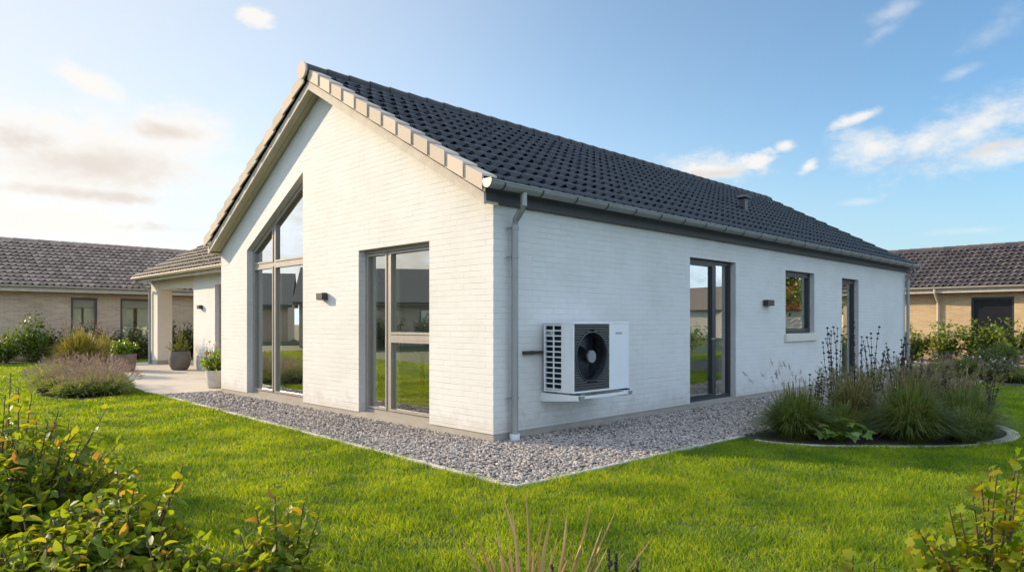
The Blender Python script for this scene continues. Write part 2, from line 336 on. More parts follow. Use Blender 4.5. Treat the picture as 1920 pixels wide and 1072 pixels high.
LEAF = leaf_t(0.62); LEAVES = [leaf_t(0.64, 0.10, 0.10), leaf_t(0.56, 0.26, 0.34), leaf_t(0.60, -0.14, -0.22), leaf_t(0.48, 0.34, 0.48)]; LONGLEAF = leaf_t(0.32, 0.10, 0.25); NEEDLE = leaf_t(0.14, 0.05, 0.05); LOBED = lobed_t()
def blob_t(seed, sx=1, sy=1, sz=1, jit=0.25):
    bm = bmesh.new(); bmesh.ops.create_icosphere(bm, subdivisions=1, radius=0.5)
    r = random.Random(seed)
    v = np.array([tuple(x.co*(1+r.uniform(-jit, jit))) for x in bm.verts])*np.array([sx, sy, sz])
    t = [tuple(x.index for x in f.verts) for f in bm.faces]; bm.free()
    return v, [], t
def blades(pcs, base, tip_off, width, bend, face=None, rise=0.55):
    """grass blades: base (k,3), tip offset (k,3); the blade leaves the ground steeply then bends over"""
    k = len(base); b = np.asarray(base); o = np.asarray(tip_off)
    if face is None: face = rng.uniform(0, 2*PI, k)
    side = np.stack([np.cos(face), np.sin(face), np.zeros(k)], -1)
    w = np.broadcast_to(np.asarray(width, float), (k,))[:, None]; bend = np.broadcast_to(np.asarray(bend, float), (k,))[:, None]
    up = np.array([0, 0, 1.0])
    def at(t):                                       # quadratic path
        c = o*np.array([0.25, 0.25, rise])+up*bend*np.linalg.norm(o, axis=1, keepdims=True)
        return b+2*t*(1-t)*c+t*t*o
    V = np.stack([b-side*w, b+side*w, at(0.4)-side*w*0.8, at(0.4)+side*w*0.8, at(0.75)-side*w*0.5, at(0.75)+side*w*0.5, at(1.0)], 1)
    pcs.raw(V, [(0, 1, 3, 2), (2, 3, 5, 4)], [(4, 5, 6)])

# ------------------------------------------------------------------ walls with openings
def wall(name, outer, holes, fn, depth, mat, parent, uo=0.0):
    """outer and holes in wall metres (u, v); fn(u, v, d) to 3D, d = depth into the wall"""
    bm = bmesh.new(); uvl = bm.loops.layers.uv.new('UVMap')
    def ring(pts, d): return [bm.verts.new(fn(u, v, d)) for u, v in pts]
    def edges(vs): return [bm.edges.new((vs[i], vs[(i+1) % len(vs)])) for i in range(len(vs))]
    co = {}
    def reg(vs, pts, d):
        for x, (u, v) in zip(vs, pts): co[x] = (u, v, d)
    loops = [outer]+holes; fr = []; bk = []
    for d, lst in ((0.0, fr), (depth, bk)):
        ed = []
        for pts in loops:
            vs = ring(pts, d); reg(vs, pts, d); lst.append(vs); ed += edges(vs)
        bmesh.ops.triangle_fill(bm, use_beauty=True, use_dissolve=False, edges=ed)
    for f in bm.faces:
        for l in f.loops: u, v, d = co[l.vert]; l[uvl].uv = (u+uo, v)
    for pts, a, b in zip(loops, fr, bk):
        n = len(pts)
        for i in range(n):
            j = (i+1) % n; f = bm.faces.new((a[i], b[i], b[j], a[j]))
            du = pts[j][0]-pts[i][0]; dv = pts[j][1]-pts[i][1]
            for l in f.loops:
                u, v, d = co[l.vert]
                l[uvl].uv = (u+uo+d, v) if abs(dv) > abs(du)*1.5 else (u+uo, v+d)
    bmesh.ops.recalc_face_normals(bm, faces=bm.faces)
    me = bpy.data.meshes.new(name); bm.to_mesh(me); bm.free(); me.materials.append(mat)
    return link(bpy.data.objects.new(name, me), parent)
def frame_poly(mb, pts, w, fn, d0, d1):
    """a mitred frame of width w inside polygon pts (u, v), from depth d0 to d1"""
    n = len(pts); P2 = [Vector(p) for p in pts]
    area = sum(P2[i].x*P2[(i+1) % n].y-P2[(i+1) % n].x*P2[i].y for i in range(n)); sg = 1 if area > 0 else -1
    inn = []
    for i in range(n):
        a, b, c = P2[i-1], P2[i], P2[(i+1) % n]
        e1 = (b-a).normalized(); e2 = (c-b).normalized()
        n1 = Vector((-e1.y, e1.x))*sg; n2 = Vector((-e2.y, e2.x))*sg
        bis = (n1+n2).normalized(); inn.append(b+bis*(w/max(0.2, bis.dot(n1))))
    for i in range(n):
        j = (i+1) % n; q = [P2[i], P2[j], inn[j], inn[i]]
        mb.prism([(p.x, p.y) for p in q], fn, d0, d1)
    return [(p.x, p.y) for p in inn]

# ------------------------------------------------------------------ tiled roofs
def tiles(name, org, ue, us, width, length, rows, pitch, mat, parent, amp=0.044, lip=0.030, seed=1, lap=0.035):
    """pantiles: org = eave corner, ue along the eave, us up the slope (unit vectors); every tile a loose piece"""
    org, ue, us = (np.array(x, float) for x in (org, ue, us)); nn = np.cross(ue, us)
    if nn[2] < 0: nn = -nn
    r = np.random.default_rng(seed); cols = max(1, int(round(width/pitch))); pw = width/cols; rl = length/rows
    prof = [(0.0, 0.10), (0.10, 0.0), (0.30, -0.05), (0.48, 0.10), (0.62, 0.70), (0.76, 1.0), (0.90, 0.75), (1.04, 0.12)]
    m = len(prof); px = np.array([p[0] for p in prof]); pz = np.array([p[1] for p in prof])*amp
    cc, rr = np.meshgrid(np.arange(cols), np.arange(rows)); cc = cc.ravel(); rr = rr.ravel(); k = len(cc)
    j = r.normal(0, 0.0035, k); jl = r.normal(0, 0.004, k)
    u = (cc[:, None]+px[None])*pw
    s0 = rr[:, None]*rl-lap+jl[:, None]+0*u; s1 = (rr[:, None]+1)*rl+0*u
    zt = pz[None]+lip+j[:, None]; zb = pz[None]*0.42+0.004+0*u
    def pt(u, s, z): return org+u[..., None]*ue+s[..., None]*us+z[..., None]*nn
    V = np.concatenate([pt(u, s0, zt-0.016), pt(u, s0, zt), pt(u, s1, zb)], 1)
    q = []
    for a in range(2):
        for b in range(m-1): q.append((a*m+b, a*m+b+1, (a+1)*m+b+1, (a+1)*m+b))
    pc = Pieces(); pc.raw(V, q, []); return pc.build(name, mat, parent)
def ridge_caps(name, a, b, r, mat, parent, seg=0.36, end=True):
    a, b = Vector(a), Vector(b); d = (b-a); Lg = d.length; d.normalize(); n = max(1, int(round(Lg/seg))); mb = MB()
    side = d.cross(Vector((0, 0, 1))).normalized(); K = 9
    for k in range(n):
        p0 = a+d*(Lg*k/n-0.03); p1 = a+d*(Lg*(k+1)/n); i = len(mb.v)
        for p, rr in ((p0, r*1.10), (p1, r*0.94)):
            for ring in (rr, rr-0.018):
                for j in range(K):
                    t = -0.15*PI+1.3*PI*j/(K-1); mb.v.append(tuple(p+ring*(math.cos(t)*side+math.sin(t)*Vector((0, 0, 1)))))
        for j in range(K-1):
            for (x, y) in ((0, 2*K), (2*K+K, K), (K, 0), (2*K, 3*K)):
                mb.f.append((i+x+j, i+x+j+1, i+y+j+1, i+y+j)); mb.uv.append(None)
    o = mb.build(name, mat, parent, smooth=True)
    if end:
        mb = MB(); i = len(mb.v); p = a-d*0.035; rr = r*1.14
        for off in (0, 0.03):
            for j in range(24):
                t = 2*PI*j/24; mb.v.append(tuple(p-d*(0.0-off)+rr*(math.cos(t)*side+math.sin(t)*Vector((0, 0, 1)))))
        mb.f.append(tuple(i+j for j in range(24))); mb.f.append(tuple(i+24+j for j in range(23, -1, -1))); mb.uv += [None, None]
        for j in range(24): mb.f.append((i+j, i+(j+1) % 24, i+24+(j+1) % 24, i+24+j)); mb.uv.append(None)
        mb.build('ridge_end', M['verge_tile'] if end == 'pale' else mat, o)
    return o
def gutter(name, a, b, r, mat, parent, brk=0.6):
    """half-round gutter from a to b with brackets as its pieces"""
    a, b = Vector(a), Vector(b); d = (b-a); Lg = d.length; d.normalize(); side = d.cross(Vector((0, 0, 1))).normalized(); K = 13; mb = MB()
    def arc(p, rr, lo=PI, hi=2*PI): return [p+rr*(math.cos(lo+(hi-lo)*j/(K-1))*side+math.sin(lo+(hi-lo)*j/(K-1))*Vector((0, 0, 1))) for j in range(K)]
    i = len(mb.v)
    for p in (a, b):
        for rr in (r, r-0.006): mb.v += [tuple(x) for x in arc(p, rr)]
    for j in range(K-1):
        for (x, y) in ((0, 2*K), (3*K, K)): mb.f.append((i+x+j, i+x+j+1, i+y+j+1, i+y+j)); mb.uv.append(None)
    for p in (a, b):                                   # end caps
        k = len(mb.v); mb.v += [tuple(x) for x in arc(p, r*1.04, 0.86*PI, 2.14*PI)]; mb.f.append(tuple(range(k, k+K))); mb.uv.append(None)
    for s in (1, -1): mb.tube([a+side*r*s+Vector((0, 0, 0.004)), b+side*r*s+Vector((0, 0, 0.004))], 0.009, 6)   # rolled edges
    g = mb.build(name, mat, parent, smooth=True, fix=False)
    if brk:
        n = int(Lg/brk)
        bm_ = MB()
        pts = arc(Vector((0, 0, 0)), r+0.005); pin = arc(Vector((0, 0, 0)), r+0.0005)
        for j in range(K-1):
            for w in (0,):
                bm_.quad(pts[j]-d*0.011, pts[j+1]-d*0.011, pts[j+1]+d*0.011, pts[j]+d*0.011)
                bm_.quad(pts[j]-d*0.011, pin[j]-d*0.011, pin[j+1]-d*0.011, pts[j+1]-d*0.011)
                bm_.quad(pts[j]+d*0.011, pts[j+1]+d*0.011, pin[j+1]+d*0.011, pin[j]+d*0.011)
        first = bm_.build('gutter_bracket', M['fascia'] if mat is M['zinc'] else mat, g, smooth=True)
        first.location = a+d*(brk*0.35)
        for k in range(1, n+1):
            if brk*0.35+brk*k > Lg-0.03: break
            o = first.copy(); link(o, g); o.location = a+d*(brk*0.35+brk*k)
    return g

# ================================================================== GROUND
def sheet(name, poly, z, mat, kind='structure', thick=0.0):
    mb = MB()
    if thick: mb.prism(poly, lambda u, v, t: (u, v, t), z-thick, z)
    else:
        i = len(mb.v); mb.v += [(x, y, z) for x, y in poly]; mb.f.append(tuple(range(i, i+len(poly)))); mb.uv.append(None)
    return tag(mb.build(name, mat), kind=kind)
KERB = [(-7.62, -0.90), (-5.4, -0.97), (-3.2, -1.05), (-1.2, -1.12), (0.3, -1.17), (1.1, -1.215), (1.45, -1.235), (1.55, -1.20), (1.585, -0.9), (1.60, 0.0), (1.62, 0.8), (1.65, 1.6), (1.68, 2.30)]
GRAVEL = KERB+[(1.75, 6.6), (2.1, 10.5), (1.9, 13.2), (3.0, 15.5), (5.5, 20.2), (-9.0, 20.2), (-9.0, 14.2), (0.0, 14.2), (0.0, 0.0), (-7.62, 0.0)]
PATIO = [(-7.64, -0.92), (-8.3, -0.98), (-10.5, -0.75), (-13.0, -0.3), (-15.2, 0.15), (-17.2, 0.9), (-18.6, 1.5), (-18.8, 7.0), (-7.64, 7.0)]
def ell(cx, cy, a, b, rot, n=48, w=None):
    out = []
    for k in range(n):
        t = 2*PI*k/n; x, y = a*math.cos(t), b*math.sin(t)
        out.append((cx+x*math.cos(rot)-y*math.sin(rot), cy+x*math.sin(rot)+y*math.cos(rot)))
    return out
BED = [(1.70, 2.28), (1.95, 2.17), (2.25, 2.20), (2.6, 2.40), (2.94, 2.70), (3.25, 3.00), (3.56, 3.38), (3.76, 3.80), (3.84, 4.25), (3.80, 4.68), (3.62, 5.10), (3.35, 5.55), (3.05, 6.2), (2.75, 6.9), (2.3, 7.4), (1.80, 7.5)]
def smooth(pts, n=5):
    out = []
    for i in range(len(pts)-1):
        p = [np.array(pts[max(0, min(len(pts)-1, i+k))], float) for k in (-1, 0, 1, 2)]
        for j in range(n):
            t = j/n; out.append(tuple(0.5*(2*p[1]+(p[2]-p[0])*t+(2*p[0]-5*p[1]+4*p[2]-p[3])*t*t+(3*p[1]-p[0]-3*p[2]+p[3])*t**3)))
    return out+[pts[-1]]
BED = smooth(BED)
LAVBED = ell(-9.75, -1.75, 1.95, 0.72, math.radians(-6))
FRONTBED = [(-0.6, -5.6), (0.1, -4.35), (0.9, -3.80), (1.7, -3.55), (2.5, -3.15), (3.1, -2.75), (3.6, -2.2), (4.1, -1.55), (4.6, -1.0), (5.1, -0.55), (5.7, -0.2), (7.5, -2.5), (6.0, -7.5), (2.0, -8.5)]
SIDEBED = [(2.35, 12.3), (3.6, 11.6), (5.2, 11.5), (6.5, 12.4), (6.6, 16.5), (4.4, 18.3), (2.6, 16.0), (2.0, 13.8)]
HEDGEBED_L = [(-23.3, -2.6), (-20.9, -2.6), (-20.9, 9.0), (-23.3, 9.0)]
HEDGEBED_R = [(-9.0, 20.3), (5.6, 20.3), (5.6, 22.3), (-9.0, 22.3)]
def inside(poly, x, y):
    x = np.asarray(x); y = np.asarray(y); r = np.zeros(x.shape, bool); n = len(poly)
    for i in range(n):
        x0, y0 = poly[i]; x1, y1 = poly[(i+1) % n]
        if y0 == y1: continue
        c = ((y0 > y) != (y1 > y)) & (x < (x1-x0)*(y-y0)/(y1-y0)+x0); r ^= c
    return r
mb = MB(); mb.quad((-420, -420, 0), (420, -420, 0), (420, 420, 0), (-420, 420, 0))
tag(mb.build('lawn', M['lawn']), kind='structure')
sheet('gravel_path', GRAVEL, 0.006, M['gravel_base'])
sheet('patio', PATIO, 0.035, M['paving'], thick=0.08)
sheet('flower_bed_soil', BED, 0.012, M['soil'])
sheet('lavender_bed_soil', LAVBED, 0.010, M['soil'])
sheet('front_bed_soil', FRONTBED, 0.010, M['soil'])
sheet('side_bed_soil', SIDEBED, 0.010, M['soil'])
sheet('hedge_bed_soil', HEDGEBED_L, 0.010, M['soil'])
sheet('hedge_bed_soil', HEDGEBED_R, 0.014, M['soil'])
def kerb(name, pts, w, h, mat):
    V = [Vector((p[0], p[1], 0)) for p in pts]; mb = MB(); n = len(V); rows = []
    for k in range(n):
        d = (V[min(k+1, n-1)]-V[max(k-1, 0)]).normalized(); s = Vector((-d.y, d.x, 0))*w/2
        rows.append([V[k]-s+Vector((0, 0, -0.05)), V[k]-s+Vector((0, 0, h-0.006)), V[k]-s*0.8+Vector((0, 0, h)), V[k]+s*0.8+Vector((0, 0, h)), V[k]+s+Vector((0, 0, h-0.006)), V[k]+s+Vector((0, 0, -0.05))])
    for k in range(n-1):
        for j in range(5): mb.quad(rows[k][j], rows[k+1][j], rows[k+1][j+1], rows[k][j+1])
    mb.quad(*[rows[0][j] for j in (0, 1, 4, 5)]); mb.quad(*[rows[-1][j] for j in (0, 1, 4, 5)])
    return tag(mb.build(name, mat, smooth=False), kind='structure')
kerb('gravel_kerb', KERB, 0.06, 0.026, M['kerbstone'])
kerb('flower_bed_kerb', BED[4:34], 0.045, 0.020, M['kerbstone'])
kerb('flower_bed_kerb', BED[33:68], 0.13, 0.03, M['kerbstone'])

# gravel stones
def scatter(poly, n):
    xs = [p[0] for p in poly]; ys = [p[1] for p in poly]
    x = rng.uniform(min(xs), max(xs), n); y = rng.uniform(min(ys), max(ys), n); k = inside(poly, x, y); return x[k], y[k]
def cam_dist(x, y): return np.hypot(x-CAM[0], y-CAM[1])
def depth_of(x, y): return (x-CAM[0])*FW[0]+(y-CAM[1])*FW[1]
pc = Pieces()
area = (max(p[0] for p in GRAVEL)-min(p[0] for p in GRAVEL))*(max(p[1] for p in GRAVEL)-min(p[1] for p in GRAVEL))
x, y = scatter(GRAVEL, int(area*2300)); d = cam_dist(x, y)
keep = rng.random(len(x)) < np.clip(1.0*(8.5/np.maximum(d, 8.5))**1.9, 0.03, 1.0)
keep &= ~inside(BED, x, y); keep &= (y < 20.2)
x, y, d = x[keep], y[keep], d[keep]
for s in range(6):
    sel = np.arange(len(x)) % 6 == s; k = sel.sum()
    tv, tq, tt = blob_t(100+s, 0.85, 1.5, 0.6, 0.28)
    q = unit(rng.normal(size=(k, 3))*np.array([1, 1, 0.35])); nrm = unit(rng.normal(size=(k, 3))*0.45+np.array([0, 0, 1]))
    R = frames(q, nrm); sz = rng.uniform(0.016, 0.036, k)*np.clip(d[sel]/9.5, 1, 2.2)
    pc.add(tv, tq, tt, R, sz, np.stack([x[sel], y[sel], 0.006+rng.uniform(0.0, 0.026, k)], -1))
tag(pc.build('gravel_stones', M['stone']), 'loose grey and beige crushed stone around the white house', 'gravel', kind='stuff')

# lawn blades
NOLAWN = [GRAVEL, PATIO, BED, LAVBED, FRONTBED, SIDEBED, HEDGEBED_L, HEDGEBED_R, [(-7.4, 0), (0, 0), (0, 14.3), (-7.4, 14.3)]]
pc = Pieces()
def sow(lo, hi, dens, h, w):
    a0, a1 = math.radians(-54), math.radians(54)
    n = int(0.5*(hi**2-lo**2)*(a1-a0)*dens)
    r = np.sqrt(rng.uniform(lo**2, hi**2, n)); a = rng.uniform(a0, a1, n)
    x = CAM[0]+r*(np.cos(a)*FW[0]+np.sin(a)*RT[0]); y = CAM[1]+r*(np.cos(a)*FW[1]+np.sin(a)*RT[1])
    ok = np.ones(n, bool)
    for p in NOLAWN: ok &= ~inside(p, x, y)
    x, y = x[ok], y[ok]; k = len(x)
    tuft = 0.5+0.5*np.sin(x*5.1+1.7*np.sin(y*3.7))*np.sin(y*4.3+1.3*np.sin(x*2.9)); t2 = 0.5+0.5*np.sin(x*11.3+2.1*np.sin(y*8.7))*np.sin(y*9.9+1.7*np.sin(x*7.1)); tuft = 0.4*tuft+0.4*t2+0.2*rng.random(k)
    hh = h*(0.30+1.05*tuft)*rng.uniform(0.55, 1.25, k)
    az = rng.uniform(0, 2*PI, k)+0.6*np.sin(x*2.3+y); lean = rng.uniform(0.15, 1.25, k)
    off = np.stack([np.cos(az)*lean*hh, np.sin(az)*lean*hh, hh], -1)
    blades(pc, np.stack([x, y, np.full(k, -0.002)], -1), off, w*rng.uniform(0.7, 1.3, k), 0.10)
sow(2.4, 6.0, 6500, 0.050, 0.0026)
sow(6.0, 9.5, 4200, 0.047, 0.0032)
sow(9.5, 15.0, 1900, 0.050, 0.0052)
sow(15.0, 30.0, 420, 0.05, 0.010)
tag(pc.build('lawn_grass', M['grass']), 'bright green mown lawn grass in front of the gravel strip', 'grass', kind='stuff')

# ================================================================== MAIN HOUSE
W, HL = 7.33, 14.25
RX = -3.67; SL = 0.561                               # ridge x, slope
def roof_z(x): return 4.93-SL*abs(x-RX)
def top_z(x): return 4.64-SL*abs(x-RX)               # top of the masonry
house = thing('brick_house', 'white painted brick bungalow with dark tiled gable roof beside the lawn', 'house', (0, 0, 0))
gf = lambda u, v, d: (u, d, v)                        # gable wall: u = x, depth into +y
sf = lambda u, v, d: (-d, u, v)                       # side wall: u = y, depth into -x
ZP = 0.10
W1 = [(-6.219, ZP), (-4.227, ZP), (-4.227, 3.585), (-6.219, 2.545)]
W2 = [(-2.669, ZP), (-1.117, ZP), (-1.117, 2.275), (-2.669, 2.275)]
outer = [(-W, ZP), (W1[0][0], ZP), W1[3], W1[2], (W1[1][0], ZP), (W2[0][0], ZP), W2[3], W2[2], (W2[1][0], ZP), (0, ZP), (0, top_z(0)), (RX, top_z(RX)), (-W, top_z(-W))]
wall('gable_wall', outer, [], gf, 0.30, M['white_brick'], house)
D1 = [(3.98, ZP), (5.381, ZP), (5.381, 2.275), (3.98, 2.275)]
W3 = [(7.254, 1.10), (8.552, 1.10), (8.552, 2.258), (7.254, 2.258)]
D2 = [(9.984, ZP), (10.958, ZP), (10.958, 2.24), (9.984, 2.24)]
outer = [(0.30, ZP), D1[0], D1[3], D1[2], D1[1], D2[0], D2[3], D2[2], D2[1], (HL, ZP), (HL, top_z(0)), (0.30, top_z(0))]
wall('side_wall', outer, [W3], sf, 0.30, M['white_brick'], house)
wall('rear_wall', [(-W, ZP), (-0.301, ZP), (-0.301, top_z(-0.301)), (RX, top_z(RX)), (-W, top_z(-W))], [], lambda u, v, d: (u, HL-d, v), 0.30, M['white_brick'], house)
wall('side_wall', [(0.301, ZP), (HL-0.301, ZP), (HL-0.301, top_z(-W)), (0.301, top_z(-W))], [], lambda u, v, d: (-W+d, u, v), 0.30, M['white_brick'], house)
mb = MB(); mb.box(-W+0.012, 0.012, -0.15, -0.012, HL-0.012, ZP); mb.build('plinth', M['concrete'], house)
# rooms behind the glass
mb = MB(); mb.box(-W+0.31, 0.31, ZP, -0.31, HL-0.31, ZP+0.012); mb.build('room_floor', M['room_floor'], house)
mb = MB(); mb.prism([(-W+0.302, ZP+0.013), (-0.302, ZP+0.013), (-0.302, top_z(-0.302)-0.002), (RX, top_z(RX)-0.002), (-W+0.302, top_z(-W+0.302)-0.002)], lambda u, v, t: (u, t, v), 3.5, 3.62); mb.box(-3.8, 3.63, ZP+0.013, -3.68, HL-0.302, 2.6); mb.build('partition', M['room_wall'], house)
mb = MB(); mb.prism([(-W+0.02, top_z(-W)+0.0), (RX, top_z(RX)+0.0), (-0.02, top_z(0)+0.0), (-0.02, top_z(0)+0.20), (RX, top_z(RX)+0.20), (-W+0.02, top_z(-W)+0.20)], lambda u, v, t: (u, t, v), 0.004, HL-0.004)
roof = mb.build('roof', M['soffit'], house)
mb = MB(); mb.box(-3.67, 3.64, 2.40, -0.31, HL-0.31, 2.46); mb.build('ceiling', M['room_wall'], house)
# tiles on both slopes
OV = 0.26; EX = 0.10                                  # verge and eave overhang
nrm = math.sqrt(1+SL*SL); us = (-1/nrm, 0, SL/nrm); us2 = (1/nrm, 0, SL/nrm)
SLEN = (EX-RX)*nrm-0.02
tiles('roof_tiles', (EX, -OV+0.10, roof_z(EX)-0.03), (0, 1, 0), us, HL+2*OV-0.17, SLEN, 12, 0.195, M['roof_tile'], roof, seed=3)
tiles('roof_tiles', (-W-EX, -OV+0.10, roof_z(-W-EX)-0.03), (0, 1, 0), us2, HL+2*OV-0.17, SLEN, 12, 0.195, M['roof_tile'], roof, seed=4)
ridge_caps('ridge_tiles', (RX, -OV-0.02, 4.895), (RX, HL+OV, 4.895), 0.105, M['ridge_tile'], roof, end='pale')
# verge tiles: angled concrete tiles lapping down the rakes
def verge(xa, xb, name, yo, flip=1, mat='verge_tile'):
    mb = MB(); n = 12
    for k in range(n):
        t0, t1 = k/n, (k+1)/n; x0 = xa+(xb-xa)*t0; x1 = xa+(xb-xa)*t1
        lift = 0.030
        ex = (x1-x0)*0.06
        a0, a1 = roof_z(x0)-0.0, roof_z(x1-0)
        # upper end lies low under its neighbour, lower end stands proud
        p = [(x0, a0+0.012), (x1+ex, a1+lift), (x1+ex, a1+lift-0.172), (x0, a0+0.012-0.155)]
        y0, y1 = yo, yo+0.022; pr = 0.010+random.uniform(0, 0.004)
        f = lambda u, v, t: (u, t, v)
        # outer skirt, slightly proud at its lower end
        q = [(p[0][0], y0+0.008*flip, p[0][1]), (p[1][0], y0-pr*flip, p[1][1]), (p[2][0], y0-pr*flip, p[2][1]), (p[3][0], y0+0.008*flip, p[3][1])]
        b = [(X, Y+0.022*flip, Z) for X, Y, Z in q]; i = len(mb.v); mb.v += q+b
        for fc in ((0, 1, 2, 3), (7, 6, 5, 4), (0, 4, 5, 1), (1, 5, 6, 2), (2, 6, 7, 3), (3, 7, 4, 0)): mb.f.append(tuple(i+w for w in fc)); mb.uv.append(None)
        tq = [(p[0][0], y0+0.03*flip, p[0][1]+0.001), (p[1][0], y0+0.0115*flip, p[1][1]+0.001), (p[1][0], y0+0.20*flip, p[1][1]+0.001), (p[0][0], y0+0.20*flip, p[0][1]+0.001)]
        b = [(X, Y, Z-0.022) for X, Y, Z in tq]; i = len(mb.v); mb.v += tq+b
        for fc in ((0, 1, 2, 3), (7, 6, 5, 4), (0, 4, 5, 1), (1, 5, 6, 2), (2, 6, 7, 3), (3, 7, 4, 0)): mb.f.append(tuple(i+w for w in fc)); mb.uv.append(None)
    return mb.build(name, M[mat], roof)
verge(RX+0.06, EX, 'verge_tiles', -OV); verge(RX-0.06, -W-EX, 'verge_tiles', -OV); verge(RX+0.06, EX, 'verge_tiles', HL+OV+0.07, -1, 'ridge_tile'); verge(RX-0.06, -W-EX, 'verge_tiles', HL+OV+0.07, -1, 'ridge_tile')
# bargeboards and boarded soffit along both rakes of the gable
def barge(sgn):
    xe = EX-0.02 if sgn > 0 else -W-EX+0.02
    mb = MB()
    def rk(x, off): return 4.93-SL*abs(x-RX)+off
    mb.prism([(RX, rk(RX, -0.165)), (xe, rk(xe, -0.165)), (xe, rk(xe, -0.285)), (RX, rk(RX, -0.285))], lambda u, v, t: (u, t, v), -OV+0.05, -OV+0.085)
    mb.build('bargeboard', M['board'], house)
    mb = MB(); mb.prism([(RX, rk(RX, -0.10)), (xe, rk(xe, -0.10)), (xe, rk(xe, -0.166)), (RX, rk(RX, -0.166))], lambda u, v, t: (u, t, v), -OV+0.07, -OV+0.09)
    mb.build('batten', M['brown_frame'], house)
    for (ya, yb) in ((-OV+0.088, -OV+0.168), (-OV+0.174, -0.004)):
        mb = MB(); mb.prism([(RX, rk(RX, -0.255)), (xe, rk(xe, -0.255)), (xe, rk(xe, -0.278)), (RX, rk(RX, -0.278))], lambda u, v, t: (u, t, v), ya, yb)
        mb.build('soffit_board', M['soffit'], house)
barge(1); barge(-1)
# eaves: fascia, gutter, downpipes
mb = MB(); mb.box(0.004, -OV+0.09, 2.575, 0.055, HL+OV-0.02, 2.80); mb.build('fascia', M['fascia'], house)
mb = MB(); mb.box(-W-0.055, -OV+0.09, 2.575, -W-0.004, HL+OV-0.02, 2.80); mb.build('fascia', M['fascia'], house)
gut = gutter('gutter', (0.215, -OV-0.03, 2.752), (0.215, HL+OV+0.03, 2.735), 0.066, M['zinc'], house, 0.58)
def downpipe(pts, r, mat, parent, clips, foot=None, name='downpipe'):
    mb = MB(); mb.tube(pts, r, 14); o = mb.build(name, mat, parent, smooth=True)
    for p in clips:
        m2 = MB(); m2.lathe([(r+0.001, -0.016), (r+0.006, -0.016), (r+0.006, 0.016), (r+0.001, 0.016)], p, 16)
        m2.box(p[0]-0.06, p[1]-r-0.03, p[2]-0.006, p[0]-0.01, p[1]-r-0.004, p[2]+0.006)
        m2.build('pipe_clip', mat, o, smooth=True)
    if foot:
        m2 = MB(); m2.lathe([(r+0.001, 0.0), (0.047, 0.0), (0.056, 0.045), (0.058, 0.09), (0.050, 0.092), (r+0.001, 0.088)], foot, 20); m2.build('drain_collar', M['white_plastic'], o, smooth=True)
    return o
YD = 0.245
downpipe([(0.215, YD, 2.71), (0.215, YD, 2.56), (0.190, YD, 2.52), (0.095, YD, 2.42), (0.08, YD, 2.37), (0.08, YD, 0.02)], 0.038, M['zinc'], house, [(0.08, YD, 2.02), (0.08, YD, 0.48), (0.08, YD, 2.33)], (0.08, YD, 0.0))
downpipe([(0.215, HL-0.05, 2.69), (0.215, HL-0.05, 2.56), (0.08, HL-0.05, 2.40), (0.08, HL-0.05, 0.0)], 0.038, M['zinc'], house, [(0.08, HL-0.05, 1.9), (0.08, HL-0.05, 0.5)])
# roof vent
vx, vy = -1.50, 8.45; vz = roof_z(vx)
mb = MB(); mb.box(vx+0.02, vy-0.07, vz-0.16, vx+0.15, vy+0.07, vz+0.17); vent = mb.build('roof_vent', M['unit_dark'], roof, bevel=0.01)
mb = MB(); mb.prism([(-0.20, 0.0), (-0.14, 0.05), (-0.06, 0.085), (0.06, 0.085), (0.14, 0.05), (0.20, 0.0), (0.17, -0.03), (-0.17, -0.03)], lambda u, v, t: (t, vy+u*0.6, vz+0.195+v*0.7), vx-0.02, vx+0.20); mb.build('vent_cap', M['fascia'], vent)

# ------------------------------------------------------------------ windows and doors of the house
def grid_window(kind, poly, fn, d, fw, mat, bars, parent, sashes=(), depth=0.07):
    """outer frame round poly, bars as (u0, v0, u1, v1), sashes as inner casement polygons; the pane is a sub-part"""
    mb = MB(); frame_poly(mb, poly, fw, fn, d, d+depth)
    for (u0, v0, u1, v1) in bars:
        mb.prism([(u0, v0), (u1, v0), (u1, v1), (u0, v1)], fn, d+0.004, d+depth-0.004)
    f = mb.build(kind, mat, parent)
    for s in sashes:
        m2 = MB(); frame_poly(m2, s, 0.028, fn, d-0.008, d+0.05); m2.build('sash', mat, f)
    us_ = [p[0] for p in poly]; n = len(poly)
    m3 = MB(); cx_ = sum(us_)/n; cy_ = sum(p[1] for p in poly)/n
    sh = [(u+(cx_-u)*0.02, v+(cy_-v)*0.01) for u, v in poly]
    i = len(m3.v); m3.v += [tuple(fn(u, v, d+0.033)) for u, v in sh]; m3.f.append(tuple(range(i, i+n))); m3.uv.append(None); m3.build('pane', M['glass'], f)
    return f
GD = 0.105
def w1top(u): return 2.545+(3.585-2.545)*(u+6.219)/(6.219-4.227)
mu = -5.405
bars = [(mu-0.032, ZP+0.05, mu+0.032, w1top(mu)-0.03), (-6.17, 2.235, mu-0.032, 2.30), (mu+0.032, 2.235, -4.27, 2.30)]
def inset(p, e):
    cx = sum(a for a, b in p)/len(p); cy = sum(b for a, b in p)/len(p)
    return [(a+(e if a < cx else -e), b+(e if b < cy else -e)) for a, b in p]
ws = [[(-6.165, ZP+0.055), (mu-0.034, ZP+0.055), (mu-0.034, 2.233), (-6.165, 2.233)], [(mu+0.034, ZP+0.055), (-4.281, ZP+0.055), (-4.281, 2.233), (mu+0.034, 2.233)],
      [(-6.165, 2.302), (mu-0.034, 2.302), (mu-0.034, w1top(mu-0.034)-0.062), (-6.165, w1top(-6.165)-0.062)], [(mu+0.034, 2.302), (-4.281, 2.302), (-4.281, w1top(-4.281)-0.062), (mu+0.034, w1top(mu+0.034)-0.062)]]
